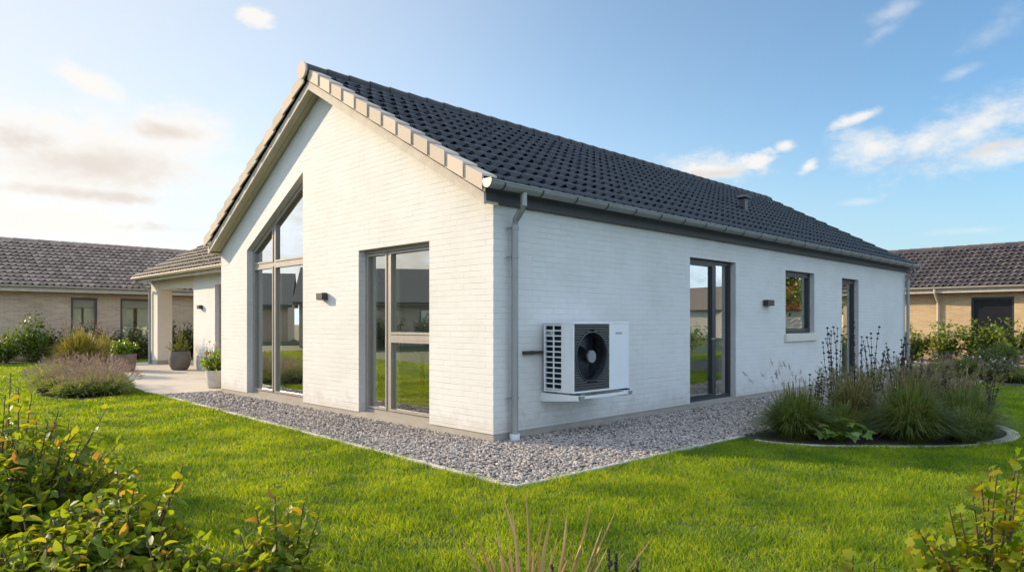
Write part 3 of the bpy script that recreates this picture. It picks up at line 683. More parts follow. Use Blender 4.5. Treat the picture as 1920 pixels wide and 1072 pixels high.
w = grid_window('gable_window', W1, gf, GD, 0.045, M['frame'], bars, house, ws)
mu2 = -2.118
bars = [(mu2-0.035, ZP+0.05, mu2+0.035, 2.22), (mu2+0.035, 1.075, -1.17, 1.15)]
ws = [[(-2.615, ZP+0.055), (mu2-0.037, ZP+0.055), (mu2-0.037, 2.219), (-2.615, 2.219)], [(mu2+0.037, ZP+0.055), (-1.171, ZP+0.055), (-1.171, 1.073), (mu2+0.037, 1.073)], [(mu2+0.037, 1.152), (-1.171, 1.152), (-1.171, 2.219), (mu2+0.037, 2.219)]]
w = grid_window('gable_window', W2, gf, GD, 0.045, M['frame'], bars, house, ws)
SD = 0.09
md = 4.86
w = grid_window('terrace_door', D1, sf, SD, 0.06, M['dark_frame'], [(md-0.05, ZP+0.05, md+0.05, 2.22)], house, [[(4.045, ZP+0.065), (md-0.052, ZP+0.065), (md-0.052, 2.21), (4.045, 2.21)]])
m2 = MB(); m2.tube([sf(md-0.075, 1.05, SD-0.012), sf(md-0.075, 1.05, SD-0.05), sf(md-0.19, 1.05, SD-0.055)], 0.009, 8); m2.build('handle', M['steel'], w, smooth=True)
w = grid_window('casement_window', W3, sf, SD, 0.06, M['dark_frame'], [], house, [[(7.32, 1.166), (8.486, 1.166), (8.486, 2.192), (7.32, 2.192)]])
m2 = MB(); m2.box(-0.085, 7.20, 0.955, 0.045, 8.60, 1.098); m2.build('sill', M['white_brick'] if False else M['stucco'], w, bevel=0.012)
w = grid_window('garden_door', D2, sf, SD, 0.06, M['dark_frame'], [], house, [[(10.05, ZP+0.065), (10.892, ZP+0.065), (10.892, 2.174), (10.05, 2.174)]])
m2 = MB(); m2.tube([sf(10.84, 1.05, SD-0.012), sf(10.84, 1.05, SD-0.05), sf(10.73, 1.05, SD-0.055)], 0.009, 8); m2.build('handle', M['steel'], w, smooth=True)

# ------------------------------------------------------------------ rear wing with covered terrace
AY, AZ = 1.90, 0.10
af = lambda u, v, d: (u, AY+d, v)
AD = [(-12.55, AZ), (-11.45, AZ), (-11.45, 2.28), (-12.55, 2.28)]
wall('wing_wall', [(-14.04, AZ-0.06), (-12.55, AZ-0.06), AD[3], AD[2], (-11.45, AZ-0.06), (-W-0.002, AZ-0.06), (-W-0.002, 2.60), (-14.04, 2.60)], [], af, 0.3, M['white_brick'], house)
w = grid_window('wing_door', AD, af, 0.10, 0.06, M['frame'], [], house, [[(-12.485, AZ+0.065), (-11.515, AZ+0.065), (-11.515, 2.214), (-12.485, 2.214)]])
mb = MB(); mb.box(-14.04, AY+0.302, AZ-0.06, -13.74, 8.6, 2.60); mb.box(-13.739, 8.3, AZ-0.06, -W-0.002, 8.6, 2.6); mb.build('wing_wall', M['stucco'], house)
mb = MB(); mb.box(-17.60, AY, AZ-0.06+0.12, -17.0, AY+0.42, 2.60); pil = mb.build('pillar', M['stucco'], house)
mb = MB(); mb.box(-17.61, AY-0.008, 0.0, -16.992, AY+0.428, AZ+0.06); mb.build('pillar_base', M['concrete'], pil)
mb = MB(); mb.box(-17.60, 8.3, 0.03, -17.0, 8.6, 2.60); mb.build('pillar', M['stucco'], house)
mb = MB(); mb.box(-16.998, AY+0.05, 2.30, -14.042, AY+0.30, 2.585); mb.build('beam', M['stucco'], house)
mb = MB(); mb.box(-17.60, AY-0.02, 2.602, -W-0.06, 8.6, 2.64); mb.build('wing_ceiling', M['board'], house)
AS = 0.545; an = math.sqrt(1+AS*AS); AEY = 1.46; ARY = 5.25
tl = (ARY-AEY)*an
mb = MB(); mb.prism([(AEY+0.12, 2.645), (ARY, 2.645+(ARY-AEY-0.12)*AS), (9.0, 2.645)], lambda u, v, t: (t, u, v), -17.72, -W-0.06); wr = mb.build('wing_roof', M['stucco'], house)
tiles('roof_tiles', (-17.80, AEY, 2.70), (1, 0, 0), (0, 1/an, AS/an), 17.80-W-0.2, tl, 12, 0.195, M['annex_tile'], wr, seed=8)
tiles('roof_tiles', (-17.80, 2*ARY-AEY, 2.70), (1, 0, 0), (0, -1/an, AS/an), 17.80-W-0.2, tl, 12, 0.195, M['annex_tile'], wr, seed=9)
ridge_caps('ridge_tiles', (-17.82, ARY, 2.72+(ARY-AEY)*AS), (-W-0.2, ARY, 2.72+(ARY-AEY)*AS), 0.10, M['ridge_tile'], wr)
mb = MB()
for (a, b) in ((AEY+0.02, ARY), (2*ARY-AEY-0.02, ARY)):
    mb.prism([(a, 2.69), (b, 2.69+abs(ARY-a)*AS), (b, 2.55+abs(ARY-a)*AS), (a, 2.55)], lambda u, v, t: (t, u, v), -17.86, -17.81)
mb.build('bargeboard', M['board'], house)
mb = MB(); mb.box(-17.80, AEY+0.08, 2.53, -W-0.06, AEY+0.12, 2.68); mb.build('fascia', M['board'], house)
mb = MB(); mb.box(-17.80, AEY+0.122, 2.60, -W-0.06, AY-0.022, 2.63); mb.build('soffit_board', M['soffit'], house)
gutter('gutter', (-17.88, AEY+0.0, 2.665), (-W-0.06, AEY+0.0, 2.68), 0.06, M['cream_metal'], house, 0.9)
downpipe([(-17.62, AEY+0.0, 2.61), (-17.62, AEY+0.02, 2.52), (-17.55, AY-0.08, 2.30), (-17.55, AY-0.06, 2.2), (-17.55, AY-0.06, 0.03)], 0.036, M['zinc'], house, [(-17.55, AY-0.06, 1.8), (-17.55, AY-0.06, 0.7)])

# ------------------------------------------------------------------ wall lamps
def wall_lamp(label, loc, rz, w=0.17, h=0.10, dp=0.10):
    t = thing('wall_lamp', label, 'lamp', loc, rz, 'black box lamps on the white walls')
    mb = MB(); mb.box(-w/2, -dp, -h/2, w/2, -0.012, h/2); mb.build('lamp_housing', M['lamp'], t, bevel=0.004)
    mb = MB(); mb.box(-w/2+0.02, -0.0119, -h/2+0.012, w/2-0.02, 0.0, h/2-0.012); mb.build('back_plate', M['steel'], t)
    mb = MB(); mb.box(-w/2+0.02, -dp+0.02, -h/2-0.004, w/2-0.02, -0.03, -h/2-0.0005); mb.build('lens', M['blind'], t)
    return t
wall_lamp('small dark box lamp on the sunlit gable between the two tall windows', (-3.56, -0.001, 1.68), 0)
wall_lamp('black box lamp on the shaded side wall beside the casement window', (0.001, 6.46, 1.645), PI/2, w=0.24)
wall_lamp('tiny box lamp on the rear wing wall beyond the gable corner', (-13.45, AY-0.001, 1.72), 0)

# ================================================================== HEAT PUMP
hp = thing('heat_pump', 'white outdoor heat pump with black fan mounted on the shaded side wall', 'heat pump', (0, 0, 0))
Y0, Y1, X0, X1, Z0, Z1 = 0.738, 1.764, 0.05, 0.50, 0.520, 1.308
FY, FZ, FR = 1.066, 0.918, 0.283; PY1 = 1.378
# casing: shell with an open front bay and an open side grille
mb = MB()
mb.box(X0, Y0, Z1-0.022, X1, Y1, Z1); mb.box(X0, Y0, Z0, X1, Y1, Z0+0.02)
mb.box(X0, Y0+0.021, Z0+0.0205, X0+0.02, Y1-0.02, Z1-0.0225); mb.box(X0, Y1-0.02, Z0+0.0205, X1-0.001, Y1, Z1-0.0225)
mb.box(X1-0.02, PY1+0.002, Z0+0.0205, X1, Y1-0.021, Z1-0.0225)       # plain right front panel
mb.box(X1-0.03, Y0, Z0+0.0205, X1, Y0+0.014, Z1-0.0225)              # slim front corner post
mb.box(0.335, Y0, Z0+0.0205, X1-0.031, Y0+0.014, Z1-0.0225)          # plain half of the left side
casing = mb.build('casing', M['unit_white'], hp, bevel=0.004)
mb = MB()                                                            # side grille of 2 x 12 openings
zs = np.linspace(Z0+0.035, Z1-0.035, 13)
for xx in (0.052, 0.193, 0.318): mb.box(xx, Y0+0.001, Z0+0.0208, xx+(0.026 if xx < 0.1 else 0.016), Y0+0.013, Z1-0.0228)
for k, z in enumerate(zs):
    for a, b in ((0.0785, 0.1925), (0.2095, 0.3175)): mb.box(a, Y0+0.001, z-0.007, b, Y0+0.013, z+0.007)
mb.build('side_grille', M['unit_white'], hp)
mb = MB(); mb.box(0.08, Y0+0.03, Z0+0.03, 0.32, Y0+0.045, Z1-0.03)
for k in range(26): mb.box(0.085+k*0.009, Y0+0.022, Z0+0.03, 0.0865+k*0.009, Y0+0.0299, Z1-0.03)
mb.build('heat_exchanger', M['fin'], hp)
mb = MB(); mb.box(0.088, Y0+0.002, zs[10]+0.008, 0.185, Y0+0.006, zs[11]-0.008); pl = mb.build('rating_plate', M['paper'], hp)
mb = MB()
for r_, (a, b) in enumerate(((0.098, 0.118), (0.124, 0.136), (0.142, 0.150))):
    mb.box(a, Y0+0.0012, zs[10]+0.028, b, Y0+0.0019, zs[11]-0.014)
mb.box(0.098, Y0+0.0012, zs[10]+0.013, 0.172, Y0+0.0019, zs[10]+0.019)
mb.build('plate_print', M['black'], pl)
# dark louvred front bay with a round opening
mb = MB(); nl = 26; pz0, pz1 = Z0+0.022, Z1-0.024
for k in range(nl):
    za = pz0+(pz1-pz0)*k/nl; zb = pz0+(pz1-pz0)*(k+0.72)/nl; zm = (za+zb)/2
    dz = min(abs(za-FZ), abs(zb-FZ)) if (za-FZ)*(zb-FZ) > 0 else 0
    segs = [(Y0+0.016, PY1)]
    if dz < FR:
        hw = math.sqrt(FR*FR-dz*dz)
        segs = [(Y0+0.016, max(Y0+0.016, FY-hw)), (min(PY1, FY+hw), PY1)]
    for a, b in segs:
        if b-a > 0.004: mb.box(X1-0.018, a, za, X1-0.003, b, zb)
lv = mb.build('front_louvre', M['louvre'], hp)
mb = MB(); n = 48                                                     # fan ring
for k in range(n):
    t0, t1 = 2*PI*k/n, 2*PI*(k+1)/n; ring = []
    for t in (t0, t1):
        ring.append([(X1+xx, FY+rr*math.cos(t), FZ+rr*math.sin(t)) for rr, xx in ((FR+0.004, -0.018), (FR+0.004, 0.004), (FR-0.008, 0.006), (FR-0.016, -0.018), (FR-0.018, -0.10))])
    for j in range(4): mb.quad(ring[0][j], ring[1][j], ring[1][j+1], ring[0][j+1])
mb.build('fan_ring', M['unit_dark'], hp, smooth=True)
mb = MB(); mb.box(X0+0.03, Y0+0.05, Z0+0.03, X1-0.20, PY1, Z1-0.03); mb.build('fan_chamber', M['black'], hp)
fan = None
for b in range(3):                                                   # three broad swept blades
    mb = MB(); a0 = b*2*PI/3+0.5; K = 9
    for i in range(6):
        for j in range(K):
            rr = 0.06+(FR-0.03-0.06)*i/5; sp = 1.75*(j/(K-1))+0.35*(i/5); t = a0+sp
            mb.v.append((X1-0.115+0.085*(j/(K-1)), FY+rr*math.cos(t), FZ+rr*math.sin(t)))
    for i in range(5):
        for j in range(K-1): mb.f.append((i*K+j, i*K+j+1, (i+1)*K+j+1, (i+1)*K+j)); mb.uv.append(None)
    mb.build('fan_blade', M['fan_black'], hp, smooth=True)
mb = MB()
for k in range(14):                                                  # wire guard: rings and spokes
    rr = 0.085+0.0145*k; pts = [(X1-0.012, FY+rr*math.cos(2*PI*j/40), FZ+rr*math.sin(2*PI*j/40)) for j in range(41)]; mb.tube(pts, 0.0011, 4, cap=False)
for k in range(8):
    t = 2*PI*k/8; mb.tube([(X1-0.0145, FY+0.07*math.cos(t), FZ+0.07*math.sin(t)), (X1-0.0145, FY+(FR-0.01)*math.cos(t), FZ+(FR-0.01)*math.sin(t))], 0.0018, 4)
mb.build('fan_guard', M['fan_black'], hp)
mb = MB(); mb.v += [(X1-0.03, FY+0.072*math.cos(2*PI*j/32), FZ+0.072*math.sin(2*PI*j/32)) for j in range(32)]+[(X1-0.004, FY+0.070*math.cos(2*PI*j/32), FZ+0.070*math.sin(2*PI*j/32)) for j in range(32)]
mb.f.append(tuple(range(32, 64))); mb.uv.append(None)
for j in range(32): mb.f.append((j, (j+1) % 32, 32+(j+1) % 32, 32+j)); mb.uv.append(None)
mb.build('fan_hub', M['hub_grey'], hp)
# maker's mark, too small in the photo to be read: a row of grey letter shapes
mb = MB(); yy = 1.498
for wd in (0.016, 0.011, 0.012, 0.011, 0.013, 0.012, 0.010):
    mb.box(X1-0.002, yy, 1.166, X1+0.0012, yy+wd*0.36, 1.192); mb.box(X1-0.002, yy+wd*0.62, 1.166, X1+0.0012, yy+wd*0.95, 1.190); mb.box(X1-0.002, yy+wd*0.361, 1.176, X1+0.0012, yy+wd*0.619, 1.182); yy += wd+0.006
mb.build('logo', M['hub_grey'], hp)
# wall brackets with rubber feet and tie rail
for yb in (0.80, 1.70):
    mb = MB(); mb.prism([(0.003, 0.515-0.118), (0.003, 0.497), (0.56, 0.497), (0.56, 0.445)], lambda u, v, t: (u, t, v), yb-0.055, yb-0.051)
    mb.prism([(0.003, 0.397), (0.56, 0.443), (0.56, 0.447), (0.003, 0.401)], lambda u, v, t: (u, t, v), yb-0.0505, yb+0.04)
    mb.box(0.003, yb-0.0505, 0.4975, 0.58, yb+0.04, 0.5015)
    br = mb.build('wall_bracket', M['unit_white'], hp)
    for xf in (0.10, 0.46):
        m2 = MB(); m2.box(xf-0.05, yb-0.03, 0.502, xf+0.08, yb+0.025, 0.5195); m2.build('rubber_foot', M['black'], br, bevel=0.004)
    m2 = MB(); m2.box(0.5605, yb-0.03, 0.452, 0.572, yb+0.03, 0.497); m2.build('end_cap', M['steel'], br)
mb = MB(); mb.box(0.565-0.03, 0.848, 0.462, 0.565, 1.648, 0.490); mb.build('tie_rail', M['unit_white'], hp)
mb = MB(); mb.box(0.003, 0.44, 0.945, 0.055, 0.60, 0.985); mb.box(0.012, 0.6005, 0.948, 0.048, 0.80, 0.982); mb.build('pipe_duct', M['wood_dark'], hp, bevel=0.004)

# ================================================================== NEIGHBOUR HOUSES
def simple_house(name, label, org, rz, length, depth, eave, slope, wallm, tilem, wins, base=-0.1, over=0.45, rows=12, frame=M['brown_frame'], trim=M['board'], gut=M['zinc'], pipes=(), doors=()):
    """front wall along local x from 0 to length at local y = 0, facing local -y"""
    t = thing(name, label, 'house', (org[0], org[1], 0), rz)
    fn = lambda u, v, d: (u, d, v)
    holes = [[(a, z0), (b, z0), (b, z1), (a, z1)] for a, b, z0, z1 in list(wins)+list(doors)]
    wall('front_wall', [(0, base), (length, base), (length, eave), (0, eave)], holes, fn, 0.25, wallm, t)
    hy = depth/2; rz_ = eave+hy*slope
    for x0 in (0.0, length):
        f2 = (lambda u, v, d, x0=x0: (x0+(d if x0 == 0 else -d), u, v))
        wall('end_wall', [(0.251, base), (depth, base), (depth, eave-0.02), (hy, rz_-0.02), (0.251, eave-0.02+0.251*slope)], [], f2, 0.25, wallm, t)
    mb = MB(); mb.box(0.251, depth-0.25, base, length-0.251, depth-0.001, eave); mb.build('back_wall', wallm, t)
    k = 1/math.sqrt(1+slope*slope)
    mb = MB(); mb.prism([(-over, eave-over*slope+0.03), (hy, rz_+0.03), (depth+over, eave-over*slope+0.03), (depth+over, eave-over*slope+0.10), (hy, rz_+0.10), (-over, eave-over*slope+0.10)], lambda u, v, s: (s, u, v), -0.3, length+0.3); rf = mb.build('roof', trim, t)
    L_ = (hy+over)/k
    if rows:
        tiles('roof_tiles', (-0.32, -over-0.04, eave-over*slope+0.115), (1, 0, 0), (0, k, slope*k), length+0.64, L_, rows, 0.21, tilem, rf, seed=int(abs(org[0])*10)+1, amp=0.055, lip=0.045)
        tiles('roof_tiles', (-0.32, depth+over+0.04, eave-over*slope+0.115), (1, 0, 0), (0, -k, slope*k), length+0.64, L_, rows, 0.21, tilem, rf, seed=int(abs(org[0])*10)+2)
        ridge_caps('ridge_tiles', (-0.34, hy, rz_+0.13), (length+0.34, hy, rz_+0.13), 0.10, tilem, rf, seg=0.4)
    ez = eave-over*slope
    mb = MB(); mb.box(-0.3, -over+0.02, ez-0.10, length+0.3, -over+0.06, ez+0.095); mb.build('fascia', trim, t)
    mb = MB(); mb.box(-0.3, -over+0.062, ez-0.08, length+0.3, -0.002, ez-0.05); mb.build('soffit_board', trim, t)
    mb = MB(); mb.box(0.0, -0.03, ez-0.048, length, -0.004, eave+0.02); mb.build('wall_plate', trim, t)
    gutter('gutter', (-0.3, -over-0.045, ez+0.10), (length+0.3, -over-0.045, ez+0.09), 0.06, gut, t, 0)
    for px in pipes: downpipe([(px, -over-0.04, ez+0.05), (px, -over-0.03, ez-0.08), (px, -0.08, ez-0.38), (px, -0.06, ez-0.45), (px, -0.06, 0.0)], 0.04, gut, t, [])
    for a, b, z0, z1 in wins:
        mb = MB(); frame_poly(mb, [(a, z0), (b, z0), (b, z1), (a, z1)], 0.075, fn, 0.03, 0.10); f = mb.build('window', frame, t)
        m2 = MB(); m2.quad(fn(a+0.05, z0+0.05, 0.063), fn(b-0.05, z0+0.05, 0.063), fn(b-0.05, z1-0.05, 0.063), fn(a+0.05, z1-0.05, 0.063)); m2.build('pane', M['glass'], f)
        m2 = MB(); m2.prism([(a+0.06, z1-0.36), (b-0.06, z1-0.36), (b-0.06, z1-0.07), (a+0.06, z1-0.07)], fn, 0.12, 0.13); m2.build('blind', M['blind'], f)
        m2 = MB(); m2.prism([(a+0.06, z0+0.07), (a+0.06+(b-a)*0.36, z0+0.07), (a+0.06+(b-a)*0.36, z1-0.38), (a+0.06, z1-0.38)], fn, 0.16, 0.17); m2.prism([(a+(b-a)*0.52, z0+0.07), (b-0.06, z0+0.07), (b-0.06, z1-0.38), (a+(b-a)*0.52, z1-0.38)], fn, 0.14, 0.15); m2.build('lit_room_panel', M['lit_room'], f)  # cream panels stand in for the lit interior, set close behind the pane
        m2 = MB(); m2.prism([(a-0.04, z0-0.05), (b+0.04, z0-0.05), (b+0.04, z0-0.002), (a-0.04, z0-0.002)], fn, -0.03, 0.06); m2.build('sill', frame, f)
    for a, b, z0, z1 in doors:
        mb = MB(); frame_poly(mb, [(a, z0), (b, z0), (b, z1), (a, z1)], 0.07, fn, 0.05, 0.13); f = mb.build('door', M['dark_frame'], t)
        m2 = MB(); m2.quad(fn(a+0.06, z0+0.06, 0.09), fn(b-0.06, z0+0.06, 0.09), fn(b-0.06, z1-0.06, 0.09), fn(a+0.06, z1-0.06, 0.09)); m2.build('pane', M['dark_glass'], f)
    # an unlit room behind the glass
    mb = MB(); mb.box(0.3, 2.6, 0.0, length-0.3, 2.7, eave-0.05); mb.build('room_wall', M['room_wall'], t)
    return t
# left house: front faces +x, so local x runs along world y
left = simple_house('brick_house', 'brown brick bungalow with grey brown tiled roof behind the potted plants', (-23.5, -1.35), PI/2, 14.4, 7.8, 2.68, 0.44, M['grey_brick'], M['brown_tile'],
    [(2.34, 3.18, 0.98, 2.22), (3.95, 5.15, 0.45, 2.22), (7.15, 8.15, 0.45, 2.22)], rows=13, gut=M['cream_metal'])
right = simple_house('brick_house', 'yellow brick bungalow with dark brown tiled roof beyond the white house end', (-9.0, 22.5), 0, 13.2, 6.4, 2.62, 0.44, M['yellow_brick'], M['purple_tile'], [], rows=11, gut=M['cream_metal'],
    doors=[(8.72, 9.92, -0.05, 2.16)], pipes=(7.75,))
simple_house('brick_house', 'brown roofed house mirrored in the right hand gable window', (-24.3, -21.2), math.radians(123), 10.0, 7.5, 2.6, 0.52, M['grey_brick'], M['brown_tile'], [(2, 3.4, 0.9, 2.1), (6, 7.4, 0.9, 2.1)], rows=0, trim=M['far_roof'])
t = thing('wall_lamp', 'small silver dome lamp on the yellow brick wall beside the dark door', 'lamp', (1.60, 22.5, 1.68))
mb = MB(); mb.prism([(-0.17, 0), (-0.16, 0.06), (-0.10, 0.10), (0, 0.115), (0.10, 0.10), (0.16, 0.06), (0.17, 0)], lambda u, v, s: (u, s, v), -0.16, -0.004); mb.build('lamp_shade', M['steel'], t, bevel=0.008)
mb = MB(); mb.box(-0.12, -0.14, -0.03, 0.12, -0.02, -0.001); mb.build('lens', M['blind'], t)

# houses that only show as mirror images in the glass
simple_house('brick_house', 'dark roofed house mirrored in the wide terrace door', (31.0, 57.0), PI+0.15, 9.0, 7.0, 2.6, 0.55, M['stucco'], M['roof_tile'], [(2, 3.2, 0.9, 2.1), (5, 6.4, 0.9, 2.1)], rows=0, trim=M['far_roof'])
simple_house('brick_house', 'small red roofed house mirrored in the casement window', (17.5, 46.0), PI+0.1, 7.0, 6.0, 2.4, 0.6, M['stucco'], M['red_tile'], [(2, 3.2, 0.9, 2.1)], rows=0, trim=M['red_tile'])
simple_house('brick_house', 'long dark roofed house mirrored in the sunlit gable windows', (-39.5, -17.0), math.radians(120), 22.0, 8.0, 2.7, 0.55, M['grey_brick'], M['brown_tile'], [(3, 4.2, 0.9, 2.1), (9, 10.4, 0.9, 2.1)], rows=0, trim=M['far_roof'])

# ================================================================== PLANTS
def shoot_leaves(pc, base, tip, n, size, tmpl, arch=0.15, spread=0.9, start=0.15, jit=0.25, mbs=None, r0=0.006, wvar=0.2):
    """a curved stem from base to tip with leaves set alternately along it"""
    base, tip = np.array(base, float), np.array(tip, float); Lg = np.linalg.norm(tip-base)
    side = unit(rng.normal(size=3)); c = (base+tip)/2+side*arch*Lg*0.5+np.array([0, 0, arch*Lg*0.4])
    def at(t): t = np.asarray(t)[:, None]; return (1-t)**2*base+2*t*(1-t)*c+t*t*tip
    t = np.clip(np.linspace(start, 1.0, n)+rng.normal(0, 0.02, n), 0.05, 1.0)
    p = at(t); dd = unit(2*(1-t)[:, None]*(c-base)+2*t[:, None]*(tip-c))
    ref = unit(np.cross(dd, np.array([0.3, 0.2, 1.0]))); b2 = np.cross(dd, ref)
    ph = np.arange(n)*2.4+rng.normal(0, 0.5, n)
    out = np.cos(ph)[:, None]*ref+np.sin(ph)[:, None]*b2
    d = unit(dd*(1-spread*0.6)+out*spread+rng.normal(0, jit, (n, 3)))
    nr = unit(np.array([0, 0, 1.0])*0.55+dd*0.3+np.array([SUN_H[0], SUN_H[1], 0.2])*0.5+rng.normal(0, 0.5, (n, 3)))
    s = size*rng.uniform(0.65, 1.2, n)*(0.75+0.35*np.sin(PI*np.clip(t, 0.1, 0.95)))
    sc = np.stack([s*rng.uniform(1-wvar, 1+wvar, n), s, s], -1)
    if tmpl is LEAF:
        w4 = rng.integers(0, 4, n); fr_ = frames(d, nr)
        for q4 in range(4):
            m4 = w4 == q4
            if m4.any(): pc.add(*LEAVES[q4], fr_[m4], sc[m4], p[m4])
    else: pc.add(*tmpl, frames(d, nr), sc, p)
    if mbs is not None:
        mbs.tube([tuple(x) for x in at(np.array([0, 0.25, 0.5, 0.75, 1.0]))], [r0, r0*0.85, r0*0.7, r0*0.5, r0*0.3], 5, cap=False)
def shrub(name, label, cat, c, rx, ry, h, nsh, nlf, size, mat, tmpl=LEAF, group=None, lean=(0, 0), z0=0.0, tips=(), low=0.25, spread=0.9, bark='bark', arch=0.2):
    t = thing(name, label, cat, (c[0], c[1], z0), 0, group); pc = Pieces(); st = MB()
    for k in range(nsh):
        a = rng.uniform(0, 2*PI); q = math.sqrt(rng.random()); zz = h*(low+(1-low)*rng.beta(2.2, 1.1))*(1-0.35*q*q)
        tip = (lean[0]+rx*q*math.cos(a), lean[1]+ry*q*math.sin(a), zz)
        b = (0.25*rx*math.cos(a)*q, 0.25*ry*math.sin(a)*q, 0.0)
        if rng.random() < 0.4: b = (tip[0]*0.5, tip[1]*0.5, zz*0.35)
        shoot_leaves(pc, b, tip, nlf, size, tmpl, arch=arch, spread=spread, mbs=st)
    for p in tips:
        p = np.array(p)-np.array([c[0], c[1], z0]); shoot_leaves(pc, (p[0]*0.4, p[1]*0.4, p[2]*0.25), p, int(nlf*1.3), size, tmpl, arch=0.1, spread=spread, mbs=st, r0=0.007)
    pc.build('leaves', mat, t, smooth=True); st.build('stems', M[bark], t, smooth=True, fix=False)
    return t
def clump(name, label, cat, c, n, h, r, mat, w=0.003, flat=0.45, group=None, plumes=0, plume_len=0.11, z0=0.0, upright=0.35, base_r=0.10, plume_h=1.12, plume_mat='plume', parts='blades'):
    """ornamental grass: arching blades from a tight crown, and flower plumes"""
    t = thing(name, label, cat, (c[0], c[1], z0), 0, group); pc = Pieces()
    a = rng.uniform(0, 2*PI, n); q = rng.random(n)**0.7; hh = h*rng.uniform(0.55, 1.05, n)*(1-flat*q)
    b = np.stack([base_r*np.cos(a)*rng.random(n), base_r*np.sin(a)*rng.random(n), np.zeros(n)], -1)
    aa = a+rng.normal(0, 0.35, n)
    off = np.stack([r*q*np.cos(aa), r*q*np.sin(aa), hh], -1)
    blades(pc, b, off, w*rng.uniform(0.6, 1.3, n), rng.uniform(0.12, 0.45, n), face=aa+PI/2+rng.normal(0, 0.5, n), rise=0.6+upright)
    pc.build(parts, mat, t)
    if plumes:
        pp = Pieces(); ps = Pieces(); a = rng.uniform(0, 2*PI, plumes); q = rng.uniform(0.25, 0.95, plumes); ph = h*plume_h*rng.uniform(0.8, 1.08, plumes)*(1-0.15*q)
        tip = np.stack([r*q*np.cos(a), r*q*np.sin(a), ph], -1)
        blades(ps, tip*np.array([0.08, 0.08, 0]), tip, 0.0016, 0.1, rise=0.8)
        dirs = unit(tip*np.array([1.0, 1.0, 0.75])+rng.normal(0, 0.1, (plumes, 3)))
        K = 26
        for k in range(K):                            # bristles along each plume
            s = k/(K-1); wd = math.sin(PI*(0.12+0.85*s))
            pos = tip+dirs*(s-0.15)*plume_len*rng.uniform(0.9, 1.1, (plumes, 1))
            d = unit(dirs*1.0+rng.normal(0, 0.55, (plumes, 3)))
            pp.add(*NEEDLE, frames(d, rng.normal(size=(plumes, 3))), np.full(plumes, 0.030*wd*(plume_len/0.11)+0.006), pos)
        ps.build('plume_stems', M['brown_grass'], t); pp.build('plumes', M[plume_mat], t)
    return t
def lavender(label, c, r, h, n, fl, group, tint='lav_flower', z0=0.0):
    t = thing('lavender', label, 'plant', (c[0], c[1], z0), 0, group); pc = Pieces(); pf = Pieces()
    a = rng.uniform(0, 2*PI, n); q = np.sqrt(rng.random(n)); hh = h*0.62*rng.uniform(0.6, 1.05, n)*np.sqrt(np.maximum(0.08, 1-0.75*q*q))
    tip = np.stack([r*q*np.cos(a), r*q*np.sin(a), hh], -1)
    blades(pc, tip*np.array([0.35, 0.35, 0]), tip*np.array([0.65, 0.65, 1]), 0.006, 0.15, rise=0.7)
    k = n; d = unit(tip*np.array([1, 1, 0.8])+rng.normal(0, 0.3, (k, 3))*r)
    for s in range(3):
        pc.add(*NEEDLE, frames(unit(d+rng.normal(0, 0.45, (k, 3))), rng.normal(size=(k, 3))), rng.uniform(0.07, 0.13, k), tip*rng.uniform(0.6, 1.0, (k, 1)))
    pc.build('leaves', M['lav_leaf'], t)
    m = fl; a = rng.uniform(0, 2*PI, m); q = np.sqrt(rng.random(m)); hh = h*rng.uniform(0.78, 1.05, m)*np.sqrt(np.maximum(0.1, 1-0.72*q*q))
    tp = np.stack([r*1.22*q*np.cos(a), r*1.22*q*np.sin(a), hh], -1)
    blades(pf, tp*np.array([0.4, 0.4, 0.3]), tp*np.array([0.6, 0.6, 0.7]), 0.0032, 0.08, rise=0.7)
    d = unit(tp*np.array([1, 1, 1.0])+rng.normal(0, 0.15, (m, 3))*r)
    for s in range(5):
        pf.add(*NEEDLE, frames(unit(d+rng.normal(0, 0.35, (m, 3))), rng.normal(size=(m, 3))), rng.uniform(0.035, 0.06, m), tp+d*(s*0.016))
    pf.build('flower_spikes', M[tint], t)
    return t
def lump(mb, pos, sz, seed):
    tv, _, tt = blob_t(seed, 1, 1, 0.8, 0.3); i = len(mb.v); mb.v += [tuple(np.array(pos)+v*sz) for v in tv]
    for f in tt: mb.f.append(tuple(i+k for k in f)); mb.uv.append(None)
def flower_head(t, pos, m, lo, hi, mat):
    pw = Pieces(); d = unit(rng.normal(size=(m, 3))); pw.add(*LEAF, frames(d, rng.normal(size=(m, 3))), rng.uniform(lo, hi, m), np.zeros((m, 3))); o = pw.build('flower', mat, t); o.location = tuple(pos)
def pot(name, label, c, prof, mat, soil_r, soil_z):
    t = thing(name, label, 'planter', (c[0], c[1], c[2]))
    mb = MB(); mb.lathe(prof, (0, 0, 0), 36); mb.build('pot', mat, t, smooth=True)
    mb = MB(); mb.lathe([(0.0005, soil_z+0.01), (soil_r*0.5, soil_z+0.008), (soil_r, soil_z)], (0, 0, 0), 24); mb.build('soil', M['soil'], t)
    return t
ZPAT = 0.036
